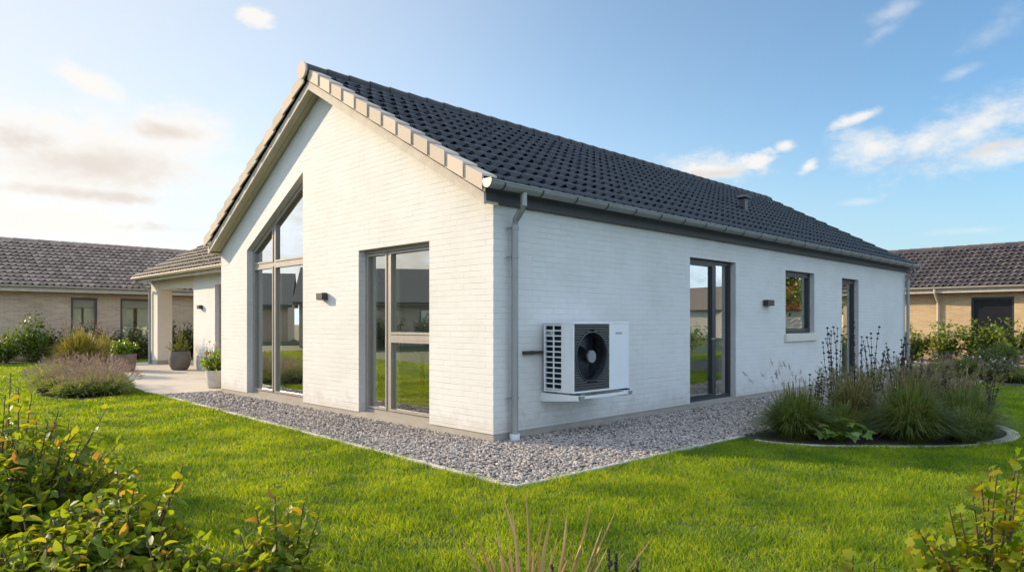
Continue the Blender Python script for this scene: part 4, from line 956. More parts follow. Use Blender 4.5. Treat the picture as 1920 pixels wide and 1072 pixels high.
# pots on the patio
pc_ = P(337, 691, 18.4); pos2 = (pc_.x, pc_.y)
pot('plant_pot', 'rounded dark grey pot standing in the covered terrace opening', (pos2[0], pos2[1], ZPAT), [(0.16, 0.0), (0.20, 0.02), (0.255, 0.13), (0.275, 0.26), (0.268, 0.40), (0.255, 0.50), (0.235, 0.50), (0.24, 0.42)], M['pot_dark'], 0.245, 0.44)
t = thing('conifer_bush', 'upright pale green conifer growing in the rounded dark grey pot', 'plant', (pos2[0], pos2[1], ZPAT+0.44)); pc = Pieces(); st = MB()
for k in range(40):
    a = rng.uniform(0, 2*PI); q = rng.random()**0.6; hh = 0.58*(1-0.7*q)*rng.uniform(0.5, 1.1)+0.04; rr = 0.34*q
    shoot_leaves(pc, (rr*0.3*math.cos(a), rr*0.3*math.sin(a), 0), (rr*math.cos(a), rr*math.sin(a), hh), 26, 0.05, LONGLEAF, arch=0.1, spread=0.6, mbs=st, r0=0.004)
for (dx, hh) in ((-0.05, 0.72), (0.13, 0.58)):
    shoot_leaves(pc, (dx, 0, 0.1), (dx*1.1, 0.02, hh), 60, 0.05, LONGLEAF, arch=0.05, spread=0.5, mbs=st)
pc.build('leaves', M['conifer'], t, smooth=True); st.build('stems', M['bark'], t, fix=False)
pc_ = P(232, 690, 17.9); pos1 = (pc_.x, pc_.y)
pot('plant_pot', 'brown cylindrical pot behind the lavender, holding a laurel bush', (pos1[0], pos1[1], ZPAT), [(0.24, 0.0), (0.262, 0.02), (0.29, 0.22), (0.30, 0.42), (0.297, 0.455), (0.275, 0.455), (0.272, 0.38)], M['pot_brown'], 0.285, 0.39)
shrub('laurel_bush', 'glossy bright green laurel bush growing in the brown cylindrical pot', 'plant', pos1, 0.36, 0.36, 0.52, 46, 12, 0.12, M['bright_leaf'], LONGLEAF, z0=ZPAT+0.38, low=0.3)
pc_ = P(399, 730, 12.75); pos3 = (-8.17, 0.22)
pot('plant_pot', 'pale weathered pot against the gable corner, with flowers', (pos3[0], pos3[1], ZPAT), [(0.115, 0.0), (0.135, 0.015), (0.165, 0.14), (0.18, 0.28), (0.183, 0.345), (0.168, 0.345), (0.165, 0.30)], M['pot_pale'], 0.172, 0.30)
shrub('flowering_shrub', 'yellow green leafy shrub with pink flower, growing in the pale pot', 'plant', pos3, 0.32, 0.32, 0.52, 44, 11, 0.08, M['bright_leaf'], LEAF, z0=ZPAT+0.30, low=0.2)
t = thing('garden_flower', 'pink and white flower heads above the shrub in the pale pot', 'flower', (pos3[0], pos3[1], ZPAT+0.30)); pw = Pieces(); pk = Pieces(); st = MB()
for k in range(10):
    a = rng.uniform(0, 2*PI); rr = rng.uniform(0.03, 0.24); p = np.array([rr*math.cos(a)-0.05, rr*math.sin(a)-0.02, rng.uniform(0.36, 0.62)])
    st.tube([(p[0]*0.3, p[1]*0.3, 0.02), (p[0]*0.8, p[1]*0.8, p[2]*0.6), tuple(p)], 0.003, 4)
    flower_head(t, p, 9, 0.025, 0.05, M['petal_pink'] if k < 3 else M['petal'])
st.build('stems', M['conifer'], t, fix=False)
# golden grass behind the lavender
g = P(150, 690, 16.4)
clump('ornamental_grass', 'golden green fountain grass between the lavender and the left hedge', 'grass', (g.x, g.y), 2400, 1.22, 0.72, M['golden_grass'], w=0.009, plumes=46, plume_len=0.20, upright=0.2, base_r=0.22, plume_h=1.05)
g = P(190, 690, 18.4)
clump('ornamental_grass', 'shorter golden grass half hidden between the tall one and the brown pot', 'grass', (g.x, g.y), 1300, 1.05, 0.6, M['golden_grass'], w=0.009, plumes=14, plume_len=0.18, upright=0.2, base_r=0.15)
# lavender bed
lv_ = [(-11.1, -1.62, 0.50, 0.62, 'leftmost dry lavender plant of the bed beside the patio'), (-10.25, -1.30, 0.52, 0.62, 'tall lavender at the back of the bed before the golden grass'), (-10.2, -2.0, 0.46, 0.54, 'lavender plant on the lawn edge left of the green tuft'),
       (-9.35, -1.45, 0.52, 0.58, 'lavender in the middle of the bed with dense dry spikes'), (-9.2, -2.12, 0.44, 0.46, 'greenest lavender tuft at the front of the bed'), (-8.55, -1.62, 0.50, 0.50, 'lavender beside the patio with spikes leaning over the paving'), (-8.50, -2.05, 0.36, 0.42, 'small grey green lavender tuft at the right tip of the bed')]
for i, (xx, yy, r, h, lb) in enumerate(lv_):
    lavender(lb, (xx, yy), r, h, 700 if i != 4 else 1300, 230 if i not in (4, 6) else 50, 'lavender plants in the bed by the patio')
# hedge before the left house
hl = [(-21.6, -2.1, 0.62, 1.25, 'sunlit shrub at the left edge of the hedge before the brown brick house', 'laurel'), (-21.9, -1.2, 0.60, 1.15, 'second sunlit shrub of the hedge from the left edge', 'laurel'), (-21.6, -0.45, 0.55, 1.75, 'tall yellow green shrub with an upright top before brown brick wall', 'laurel'),
      (-22.0, 0.35, 0.62, 1.20, 'dark shrub just right of the tall yellow green one', 'dark_leaf'), (-21.7, 1.15, 0.60, 1.45, 'dark shrub left of the brick house window', 'dark_leaf'), (-21.8, 1.95, 0.60, 1.10, 'low dark shrub under the first brick house window', 'dark_leaf'),
      (-21.7, 2.75, 0.60, 1.30, 'dark shrub between the two windows of the brown brick house', 'dark_leaf'), (-21.6, 3.55, 0.62, 1.55, 'dark shrub left of the white pillar, below the second window', 'dark_leaf'), (-21.7, 4.4, 0.6, 1.4, 'dark shrub next to the pillar downpipe', 'dark_leaf'), (-21.6, 5.4, 0.7, 1.35, 'shrub seen through the covered terrace opening', 'dark_leaf')]
for xx, yy, r, h, lb, mt in hl:
    shrub('hedge_shrub', lb, 'shrub', (xx, yy), r, r, h, 70, 13, 0.12, M[mt], LEAF, 'hedge shrubs before the brown brick house', low=0.15)
# hedge before the right house
hr = [(-1.75, 21.2, 0.65, 1.40, 'laurel shrub next to the white house end downpipe'), (-0.75, 21.1, 0.62, 1.55, 'laurel shrub left of the dark door of the yellow house'), (0.2, 21.2, 0.62, 1.70, 'tall laurel shrub in front of the dark door'), (1.1, 21.0, 0.58, 1.60, 'laurel shrub just right of the dark door'),
      (1.95, 21.2, 0.60, 1.25, 'loose yellowish shrub below the silver dome lamp'), (2.9, 21.1, 0.60, 1.75, 'tall thin shrub at the right edge before yellow brick'), (3.8, 21.2, 0.65, 1.4, 'last laurel shrub at the right frame edge')]
for xx, yy, r, h, lb in hr:
    shrub('hedge_shrub', lb, 'shrub', (xx, yy), r, r*0.8, h, 62, 12, 0.135, M['laurel'], LEAF, 'laurel hedge before the yellow brick house', low=0.12)
# planting on the far right lawn edge
s_ = [P(1812, 715, 15.5), P(1858, 712, 15.2), P(1905, 715, 15.0), P(1775, 690, 17.0), P(1880, 690, 17.5), P(1840, 690, 17.2)]
clump('ornamental_grass', 'dark green grass tuft left of the white flowers at right lawn edge', 'grass', (s_[0].x, s_[0].y), 1200, 0.55, 0.7, M['fountain'], w=0.006)
clump('ornamental_grass', 'broad green grass tuft at the far right lawn edge', 'grass', (s_[4].x, s_[4].y), 1500, 0.85, 0.75, M['fountain'], w=0.007)
lavender('grey green lavender mound before the shaded gravel at the right', (s_[3].x+0.25, s_[3].y-0.9), 0.55, 0.55, 1500, 160, 'shaded lavender mounds at the right lawn edge')
lavender('grey lavender mound at the right frame edge below the shrubs', (s_[2].x, s_[2].y), 0.55, 0.5, 1500, 200, 'shaded lavender mounds at the right lawn edge')
t = shrub('flowering_shrub', 'low dark shrub dotted with white flowers at the right lawn edge', 'shrub', (s_[1].x, s_[1].y), 0.6, 0.5, 0.6, 55, 12, 0.08, M['dark_leaf'], LEAF, low=0.2)
for k in range(16): flower_head(t, (rng.uniform(-0.6, 0.6), rng.uniform(-0.5, 0.4), rng.uniform(0.3, 0.62)), 10, 0.02, 0.04, M['petal'])
shrub('hedge_shrub', 'round dark shrub on the gravel edge before the laurel hedge', 'shrub', (s_[5].x, s_[5].y), 0.75, 0.6, 0.75, 60, 12, 0.09, M['dark_leaf'], LEAF, low=0.2)

# flower bed by the side wall
cl = [((2.12, 2.70), 2300, 0.64, 0.58, 'green fountain grass at the gravel end of the kerbed flower bed', 26), ((3.08, 3.42), 2700, 0.70, 0.66, 'large green fountain grass in the middle front of the kerbed bed', 22), ((3.38, 4.28), 2100, 0.64, 0.60, 'dark fountain grass near the curved stone kerb', 16)]
for c, n, h, r, lb, pn in cl:
    clump('ornamental_grass', lb, 'grass', c, n, h, r, M['fountain'], w=0.0052, flat=0.80, plumes=pn, plume_len=0.10, upright=0.3, base_r=0.20, plume_h=1.25, group='fountain grasses in the kerbed flower bed')
br_ = [((2.35, 3.75), 950, 0.70, 0.48, 'brown feathery grass behind the green leafy plant'), ((2.75, 4.6), 950, 0.78, 0.52, 'brown feathery grass at the centre of the kerbed bed'), ((3.2, 5.1), 850, 0.70, 0.52, 'brown feathery grass at the right rear of the kerbed bed'), ((2.0, 4.9), 750, 0.64, 0.45, 'brown feathery grass nearest the gravel and the narrow door'), ((2.6, 5.9), 750, 0.74, 0.5, 'brown feathery grass at the back of the kerbed bed')]
for c, n, h, r, lb in br_:
    clump('ornamental_grass', lb, 'grass', c, n, h, r, M['brown_grass'], w=0.0055, plumes=60, plume_len=0.13, upright=0.35, base_r=0.16, plume_h=1.0, group='brown feathery grasses in the kerbed flower bed', plume_mat='brown_grass')
for i, (c, lb) in enumerate((((2.42, 3.2), 'low dark green filler tuft between the first two fountain grasses'), ((2.78, 3.95), 'low dark green filler tuft behind the large fountain grass'), ((1.88, 3.35), 'low dark green filler tuft beside the gravel'), ((3.55, 3.78), 'low dark green filler tuft inside the curved kerb'))):
    clump('ornamental_grass', lb, 'grass', c, 1300, 0.42, 0.42, M['fountain'], w=0.0045, flat=0.6, base_r=0.18, group='filler tufts in the kerbed flower bed')
# broad-leaved plant
t = thing('leafy_plant', 'low bright green broad leaved plant at the front of the kerbed bed', 'plant', (2.58, 2.72, 0.01)); pc = Pieces(); st = MB()
for k in range(46):
    a = rng.uniform(0, 2*PI); q = rng.random()**0.6; p = np.array([0.30*q*math.cos(a), 0.30*q*math.sin(a), 0.06+0.20*(1-0.6*q)*rng.uniform(0.6, 1.15)])
    st.tube([(0.02*math.cos(a), 0.02*math.sin(a), 0), tuple(p*np.array([0.6, 0.6, 0.8])), tuple(p)], 0.0035, 4, cap=False)
    d = unit(np.array([math.cos(a), math.sin(a), -0.15])+rng.normal(0, 0.25, 3)); s = rng.uniform(0.09, 0.15)
    pc.add(*LOBED, frames(d[None], (np.array([0, 0, 1.0])+rng.normal(0, 0.25, 3))[None]), np.array([s]), p[None])
pc.build('leaves', M['hosta'], t, smooth=True); st.build('stems', M['hosta'], t, fix=False)
# tall dead perennials with whorled seed heads
def perennial(label, c, stems, h, sp, r=0.22):
    t = thing('dried_perennial', label, 'plant', (c[0], c[1], 0.01), 0, 'dried perennials in the kerbed flower bed'); pc = Pieces(); pl = Pieces(); st = MB(); tv = blob_t(5, 1, 1, 0.8, 0.3)
    for k in range(stems):
        a = rng.uniform(0, 2*PI); q = r*rng.random(); hh = h*rng.uniform(0.72, 1.05)
        b = np.array([q*0.4*math.cos(a), q*0.4*math.sin(a), 0]); tp = np.array([q*math.cos(a)+sp*rng.normal(), q*math.sin(a)+sp*rng.normal(), hh]); mid = (b+tp)/2+np.array([rng.normal(0, 0.03), rng.normal(0, 0.03), 0.03])
        pts = [(1-s)**2*b+2*s*(1-s)*mid+s*s*tp for s in np.linspace(0, 1, 7)]
        st.tube([tuple(p) for p in pts], [0.005, 0.005, 0.0045, 0.004, 0.0036, 0.003, 0.0025], 4, cap=False)
        s = 1.0; sz = 0.036
        while s > 0.42:
            p = (1-s)**2*b+2*s*(1-s)*mid+s*s*tp; lump(st, p, sz*rng.uniform(0.6, 1.15), int(rng.integers(1, 9)))
            m = 5; pc.add(*NEEDLE, frames(unit(rng.normal(size=(m, 3))), rng.normal(size=(m, 3))), rng.uniform(0.012, 0.03, m), np.repeat(p[None], m, 0)); s -= rng.uniform(0.05, 0.12)
        if rng.random() < 0.5:                         # side twig
            p = (b+tp)/2+np.array([0, 0, 0.1]); e = p+np.array([rng.normal(0, 0.06), rng.normal(0, 0.06), 0.15]); st.tube([tuple(p), tuple(e)], 0.0018, 4, cap=False); lump(st, e, 0.022, 3)
        m = 9; s = rng.uniform(0.05, 0.55, m)[:, None]; p = (1-s)**2*b+2*s*(1-s)*mid+s*s*tp
        pl.add(*LEAF, frames(unit(rng.normal(size=(m, 3))*np.array([1, 1, 0.5])), np.tile([0, 0, 1.0], (m, 1))+rng.normal(0, 0.3, (m, 3))), rng.uniform(0.04, 0.08, m), p)
    st.build('seed_stems', M['seedhead'], t, fix=False); pc.build('bracts', M['seedhead'], t); pl.build('leaves', M['dark_leaf'], t)
def at_y(px, d): q = P(px, 605, d); return (q.x, q.y)
perennial('tall dried perennial just left of the narrow garden door', at_y(1572, 9.0), 9, 1.24, 0.07)
perennial('tallest single dried seed stem before the narrow garden door', at_y(1606, 8.8), 4, 1.38, 0.03, 0.08)
perennial('dried perennial right of the narrow garden door', at_y(1640, 8.9), 9, 1.20, 0.08)
perennial('fine branching dried perennial before the white wall end', at_y(1682, 9.2), 15, 1.05, 0.10)
perennial('low dark dried perennial before the shaded gravel', at_y(1725, 9.0), 14, 0.85, 0.12)
perennial('small dried perennial behind the first fountain grass', at_y(1535, 8.6), 8, 0.72, 0.12)
perennial('dried perennial leaning over the curved stone kerb', at_y(1850, 8.4), 7, 0.62, 0.10)
perennial('dried perennial among the brown grasses behind the middle', at_y(1762, 8.8), 9, 0.75, 0.10)

# ------------------------------------------------------------------ foreground plants
def fg(px, py, d): p = P(px, py, d); return (p.x, p.y, p.z)
def bush(label, px, d, rx, h, nsh, nlf, tips, size=0.08, mat='beech', tmpl=LEAF, name='beech_bush'):
    c = P(px, 605, d)
    return shrub(name, label, 'bush', (c.x, c.y), rx, rx, h, nsh, nlf, size, M[mat], tmpl, 'leafy bushes in the front bed', tips=[fg(*q) for q in tips], low=0.25, arch=0.25)
bush('big leafy bush at the left edge of the front bed', 10, 3.5, 0.62, 0.84, 330, 16, [(20, 700, 3.7), (200, 765, 3.4), (180, 800, 3.35), (110, 770, 3.6), (60, 735, 3.7), (35, 725, 3.5), (150, 830, 3.3), (90, 790, 3.4), (10, 740, 3.4)], 0.066)
bush('leafy bush in the front bed right beside the big one', 205, 3.0, 0.32, 0.58, 200, 16, [(345, 868, 3.0), (255, 895, 3.0), (305, 925, 2.95), (220, 880, 3.0), (330, 905, 3.0)], 0.066)
bush('low leafy bush in the bottom left corner', 80, 2.7, 0.42, 0.50, 270, 15, [(40, 950, 2.8), (130, 945, 2.8), (190, 960, 2.75)], 0.066)
bush('low bush with orange tinted leaves at the bottom of the front bed', 345, 2.7, 0.26, 0.40, 170, 14, [(375, 1005, 2.75), (300, 995, 2.75), (420, 1035, 2.7), (270, 985, 2.7)], 0.066)
bush('small leafy bush right of the orange tinted one', 525, 2.75, 0.19, 0.46, 100, 14, [(515, 905, 2.8), (570, 942, 2.8), (480, 955, 2.8), (597, 968, 2.8), (450, 1000, 2.75), (540, 960, 2.75)], 0.066)
bush('vine leaved shrub with yellow leaves at the right edge', 1860, 2.9, 0.36, 0.46, 90, 11, [(1858, 875, 2.9), (1905, 850, 2.9), (1778, 945, 2.85), (1720, 990, 2.85), (1890, 920, 2.8), (1840, 900, 2.85), (1910, 880, 2.75), (1800, 960, 2.8), (1750, 1000, 2.8), (1870, 890, 2.7), (1825, 930, 2.9)], 0.062, 'vine', LOBED, 'vine_shrub')
bush('single small vine shoot with reddish tip at the bottom right', 1602, 2.7, 0.06, 0.22, 6, 7, [(1600, 1040, 2.7), (1640, 1052, 2.7)], 0.066, 'vine', LOBED, 'vine_shrub')
for i, (xx, yy, hh) in enumerate(((-2.3, -4.72, 1.95), (-4.3, -4.7, 1.75), (-6.6, -4.7, 1.9))):
    shrub('beech_bush', ('nearest', 'middle', 'farthest')[i]+' leafy bush past the left edge, shading a streak of lawn', 'bush', (xx, yy), 0.55, 0.55, hh, 190, 15, 0.08, M['beech'], LEAF, 'leafy bushes in the front bed', low=0.2)
# dry spiky leaves in the middle of the front edge
b0 = P(1000, 1130, 3.15); t = thing('spiky_plant', 'dry straw coloured spiky plant at the bottom centre edge', 'plant', (b0.x, b0.y, 0.0))
tips = [(868, 1012), (880, 1003), (893, 998), (905, 1002), (925, 1005), (942, 925), (961, 955), (986, 916), (979, 1020), (1000, 1025), (1012, 1030), (1025, 995), (1036, 952), (1063, 962), (1100, 990), (1110, 941), (1158, 949), (1095, 1022), (1140, 1025), (1225, 1005), (1050, 1030), (915, 1030), (960, 1030), (1170, 1035), (930, 985), (1075, 1000), (1020, 975), (950, 1010), (1130, 985), (1045, 1005)]
st = MB()
for i, (px, py) in enumerate(tips):
    if i in (1, 3, 8, 10, 17, 20, 22): continue
    dd = 3.15+rng.uniform(-0.12, 0.12); q = P(px, py, dd); bx = P(1000+(px-1000)*0.55+rng.normal(0, 8), 1130, dd); a = Vector((bx.x-b0.x, bx.y-b0.y, 0.0)); e = Vector((q.x-b0.x, q.y-b0.y, q.z))
    r = rng.uniform(0.0065, 0.0100) if (i < 19 or i > 23) else 0.005
    mid = a.lerp(e, 0.55)+Vector((rng.normal(0, 0.012), rng.normal(0, 0.012), 0.015))
    st.tube([a, a.lerp(mid, 0.5), mid, mid.lerp(e, 0.5), e], [r, r, r*0.9, r*0.62, r*0.12], 5)
st.build('dry_leaves', M['straw'], t, smooth=True, fix=False)
t = thing('dried_perennial', 'short brown seed spikes right of the spiky plant at bottom edge', 'plant', (b0.x+0.3, b0.y+0.3, 0)); pc = Pieces(); st = MB(); tv = blob_t(9, 1, 1, 0.8, 0.3)
for px, py in ((1143, 1030), (1156, 1038), (1195, 1052), (1185, 1068), (1035, 1058)):
    q = P(px, py, 3.0); e = Vector((q.x-b0.x-0.3, q.y-b0.y-0.3, q.z)); st = MB(); st.tube([(e.x, e.y, 0), e], 0.003, 5)
    for k in range(9): lump(st, (e.x+rng.normal(0, 0.003), e.y+rng.normal(0, 0.003), e.z-0.010*k), rng.uniform(0.012, 0.020), k)
    st.build('seed_stem', M['seedhead'], t, fix=False)

# ------------------------------------------------------------------ trees seen only as mirror images
def tree(label, c, h, r, group=None, mat='laurel'):
    t = thing('garden_tree', label, 'tree', (c[0], c[1], 0), 0, group); mb = MB()
    mb.tube([(0, 0, 0), (0.05, 0, h*0.3), (0, 0.05, h*0.55), (0.05, 0.02, h*0.85)], [0.16, 0.13, 0.09, 0.03], 8); pc = Pieces()
    for k in range(26):
        a = rng.uniform(0, 2*PI); z = h*rng.uniform(0.35, 0.95); q = r*math.sqrt(max(0.1, 1-((z/h-0.6)/0.42)**2))*rng.uniform(0.5, 1)
        e = (q*math.cos(a), q*math.sin(a), z+0.3); mb.tube([(0, 0, z-0.4), (e[0]*0.5, e[1]*0.5, z), e], [0.04, 0.03, 0.01], 5)
        m = 130; d = unit(rng.normal(size=(m, 3))); p = np.array(e)+rng.normal(0, 0.38, (m, 3))*np.array([1, 1, 0.7])
        pc.add(*LEAF, frames(d, rng.normal(size=(m, 3))), rng.uniform(0.14, 0.26, m), p)
    mb.build('trunk', M['bark'], t, smooth=True, fix=False); pc.build('crown', M[mat], t)
tree('round garden tree mirrored in the casement window', (13.5, 40.5), 6.2, 2.1)
tree('garden tree mirrored in the narrow garden door', (9.6, 36.0), 4.6, 1.6)
tree('dark tree mirrored in the wide terrace door', (20.5, 27.0), 4.6, 1.7)
for i, (xx, yy) in enumerate(((-21.0, -18.6), (-22.3, -16.4), (-23.6, -14.2))):
    shrub('hedge_shrub', ('first', 'second', 'third')[i]+' shrub of the hedge mirrored in the right gable window', 'shrub', (xx, yy), 1.3, 1.3, 1.9, 110, 14, 0.16, M['dark_leaf'], LEAF, 'hedge mirrored in the gable windows', low=0.15)
for i, (xx, yy) in enumerate(((12.0, 17.5), (10.0, 20.5))):
    shrub('hedge_shrub', ('wide', 'far')[i]+' garden shrub mirrored in the side wall glass', 'shrub', (xx, yy), 1.3, 1.3, 1.5, 80, 14, 0.15, M['laurel'], LEAF, 'shrubs mirrored in the side wall glass', low=0.15)

# ------------------------------------------------------------------ things inside, behind the glass
t = thing('houseplant', 'dark monstera plant behind the tall slanted gable window', 'plant', (-4.55, 1.05, ZP+0.012))
mb = MB(); mb.lathe([(0.0005, 0.0), (0.15, 0.0), (0.20, 0.30), (0.205, 0.36), (0.185, 0.36), (0.18, 0.33), (0.0005, 0.33)], (0, 0, 0), 24); mb.build('pot', M['pot_pale'], t, smooth=True)
pc = Pieces(); st = MB()
for k in range(26):
    z = 0.5+1.5*k/25; a = k*2.4; rr = rng.uniform(0.18, 0.36); e = np.array([rr*math.cos(a), rr*math.sin(a), z+0.12])
    st.tube([(0, 0, z-0.25), (e[0]*0.5, e[1]*0.5, z), tuple(e)], 0.008, 5); d = unit(np.array([math.cos(a), math.sin(a), -0.5]))
    pc.add(*LOBED, frames(d[None], np.array([[0, 0, 1.0]])+rng.normal(0, 0.3, (1, 3))), np.array([rng.uniform(0.22, 0.34)]), e[None])
st.tube([(0, 0, 0.3), (0.03, 0, 1.1), (0, 0.03, 2.0)], [0.02, 0.016, 0.01], 6); st.build('stems', M['bark'], t, fix=False); pc.build('leaves', M['dark_leaf'], t)
t = thing('picture_frame', 'dark framed picture on the room wall behind the right gable window', 'picture', (-3.05, 3.49, 1.62))
mb = MB(); frame_poly(mb, [(-0.34, -0.42), (0.34, -0.42), (0.34, 0.42), (-0.34, 0.42)], 0.03, lambda u, v, d: (u, d, v), -0.02, 0.005); mb.build('frame', M['wood_dark'], t)
mb = MB(); mb.box(-0.31, -0.008, -0.39, 0.31, 0.0, 0.39); mb.build('picture', M['paper'], t)
t = thing('dining_table', 'dark dining table behind the lower right gable pane', 'table', (-2.6, 1.9, ZP+0.012))
mb = MB(); mb.box(-0.8, -0.42, 0.71, 0.8, 0.42, 0.745); mb.build('tabletop', M['wood_dark'], t, bevel=0.006)
for sx in (-1, 1):
    for sy in (-1, 1):
        mb = MB(); mb.box(sx*0.72-0.025, sy*0.34-0.025, 0, sx*0.72+0.025, sy*0.34+0.025, 0.709); mb.build('leg', M['wood_dark'], t)
for i, (cx, cy, rz) in enumerate(((-2.2, 1.25, PI), (-3.0, 2.55, 0.0))):
    t = thing('dining_chair', ('near', 'far')[i]+' side dining chair at the table behind the gable window', 'chair', (cx, cy, ZP+0.012), rz, 'dining chairs behind the gable glass')
    mb = MB(); mb.box(-0.22, -0.22, 0.42, 0.22, 0.22, 0.46); mb.build('seat', M['wood_dark'], t, bevel=0.01)
    mb = MB(); mb.box(-0.21, 0.18, 0.60, 0.21, 0.215, 0.86); mb.build('backrest', M['wood_dark'], t, bevel=0.01)
    for sx in (-1, 1):
        mb = MB(); mb.tube([(sx*0.18, -0.18, 0), (sx*0.18, -0.18, 0.42)], 0.016, 6); mb.build('leg', M['wood_dark'], t)
        mb = MB(); mb.tube([(sx*0.18, 0.2, 0), (sx*0.18, 0.197, 0.60)], 0.016, 6); mb.build('leg', M['wood_dark'], t)
def curtain(label, x0, x1, y, top):
    mb = MB(); n = 28
    for k in range(n):
        a, b = k/n, (k+1)/n; f = lambda s: (x0+(x1-x0)*s, y+0.03*math.sin(s*n*1.25))
        (xa, ya), (xb, yb) = f(a), f(b); mb.quad((xa, ya, ZP+0.03), (xb, yb, ZP+0.03), (xb, yb, top), (xa, ya, top))
    tag(mb.build('curtain', M['curtain'], smooth=True), label, 'curtain', 'curtains behind the gable windows')
curtain('pale curtain behind the left pane of the slanted gable window', -6.15, -5.75, 0.42, 2.40)
curtain('pale curtain behind the left pane of the right gable window', -2.62, -2.30, 0.42, 2.30)

# ================================================================== LIGHT, SKY, CAMERA
sd = Vector((SUN_H[0], SUN_H[1], 0)).normalized()
sundir = Vector((sd.x*math.cos(SUN_EL), sd.y*math.cos(SUN_EL), math.sin(SUN_EL)))
ld = bpy.data.lights.new('sun', 'SUN'); ld.energy = 2.65; ld.angle = math.radians(0.55); ld.color = (1.0, 0.81, 0.56)
lo = bpy.data.objects.new('sun', ld); link(lo); lo.rotation_euler = (-sundir).to_track_quat('-Z', 'Y').to_euler()
w = bpy.data.worlds.new('World'); S.world = w; w.use_nodes = True; nt = w.node_tree; nt.nodes.clear()
out = N(nt, 'ShaderNodeOutputWorld'); bg = N(nt, 'ShaderNodeBackground', i_Strength=0.12)
sky = N(nt, 'ShaderNodeTexSky', sky_type='NISHITA'); sky.sun_disc = False; sky.sun_elevation = SUN_EL
sky.sun_rotation = math.atan2(sundir.x, sundir.y); sky.altitude = 0; sky.air_density = 1.0; sky.dust_density = 0.5; sky.ozone_density = 1.2
tc = N(nt, 'ShaderNodeTexCoord')
# azimuth (from the view axis, to the right) and elevation of every direction, in degrees, as a plane for the clouds
sep = N(nt, 'ShaderNodeSeparateXYZ'); L(nt, tc, 'Generated', sep, 'Vector')
def math_(op, a, b=None, clamp=False):
    n = N(nt, 'ShaderNodeMath', operation=op, use_clamp=clamp)
    for i, v in enumerate((a, b)):
        if v is None: continue
        if isinstance(v, (int, float)): n.inputs[i].default_value = v
        else: nt.links.new(v, n.inputs[i])
    return n.outputs[0]
X, Y, Z = sep.outputs
fx = math_('ADD', math_('MULTIPLY', X, float(FW[0])), math_('MULTIPLY', Y, float(FW[1]))); rx = math_('ADD', math_('MULTIPLY', X, float(RT[0])), math_('MULTIPLY', Y, float(RT[1])))
azm = math_('MULTIPLY', math_('ARCTAN2', rx, fx), 180/PI); elv = math_('MULTIPLY', math_('ARCSINE', Z), 180/PI)
comb = N(nt, 'ShaderNodeCombineXYZ'); nt.links.new(azm, comb.inputs[0]); nt.links.new(elv, comb.inputs[1])
def cloud_noise(scale, detail, stretch=(0.55, 1.0, 1), seed=0.0, rough=0.6):
    mp = N(nt, 'ShaderNodeMapping'); mp.inputs['Scale'].default_value = stretch; mp.inputs['Location'].default_value = (seed, seed*0.7, seed); L(nt, comb, 'Vector', mp, 'Vector')
    n = N(nt, 'ShaderNodeTexNoise', i_Scale=scale, i_Detail=detail, i_Roughness=rough); L(nt, mp, 'Vector', n, 'Vector'); return n
nA = cloud_noise(0.20, 10.0, seed=3.1, rough=0.62); nB = cloud_noise(0.55, 9.0, seed=9.7, rough=0.62); nC = cloud_noise(1.5, 8.0, (0.6, 1.0, 1), 2.2, 0.65); nS = cloud_noise(0.10, 5.0, (0.25, 1.0, 1), 5.5)
warp = math_('MULTIPLY', math_('SUBTRACT', nA.outputs['Fac'], 0.5), 2.0); warp2 = math_('MULTIPLY', math_('SUBTRACT', nB.outputs['Fac'], 0.5), 1.0)
warp3 = math_('MULTIPLY', math_('SUBTRACT', nC.outputs['Fac'], 0.5), 1.0)
def pxang(px, py):
    u = (px-CXP)/FPX; return math.degrees(math.atan(u)), math.degrees(math.atan(((HYP-py)/FPX)/math.sqrt(1+u*u)))
def blob(px, py, wx, wy, soft, rot=0.0, wn=1.2):
    """soft elliptical cloud region, ragged by noise; returns a 0..1 mask"""
    a, e = pxang(px, py); sx = math.degrees(wx/FPX)*math.cos(math.radians(a))**2; sy = math.degrees(wy/FPX)*math.cos(math.radians(a))
    da = math_('SUBTRACT', azm, a); de = math_('SUBTRACT', elv, e); cr, sr = math.cos(rot), math.sin(rot)
    u = math_('DIVIDE', math_('ADD', math_('MULTIPLY', da, cr), math_('MULTIPLY', de, sr)), sx); v = math_('DIVIDE', math_('SUBTRACT', math_('MULTIPLY', de, cr), math_('MULTIPLY', da, sr)), sy)
    rr = math_('SQRT', math_('ADD', math_('MULTIPLY', u, u), math_('MULTIPLY', v, v)))
    big = min(1.0, sy/4.0)
    f = math_('ADD', math_('SUBTRACT', 1.0, rr), math_('ADD', math_('MULTIPLY', warp, wn*(0.35+0.65*big)), math_('ADD', math_('MULTIPLY', warp2, wn*(1.7-0.7*big)), math_('MULTIPLY', warp3, wn*0.7))))
    m = N(nt, 'ShaderNodeMapRange', interpolation_type='SMOOTHSTEP'); m.inputs['From Min'].default_value = 0.0; m.inputs['From Max'].default_value = soft
    nt.links.new(f, m.inputs['Value']); return m.outputs[0]
def maxall(l):
    r = l[0]
    for x in l[1:]: r = math_('MAXIMUM', r, x)
    return r
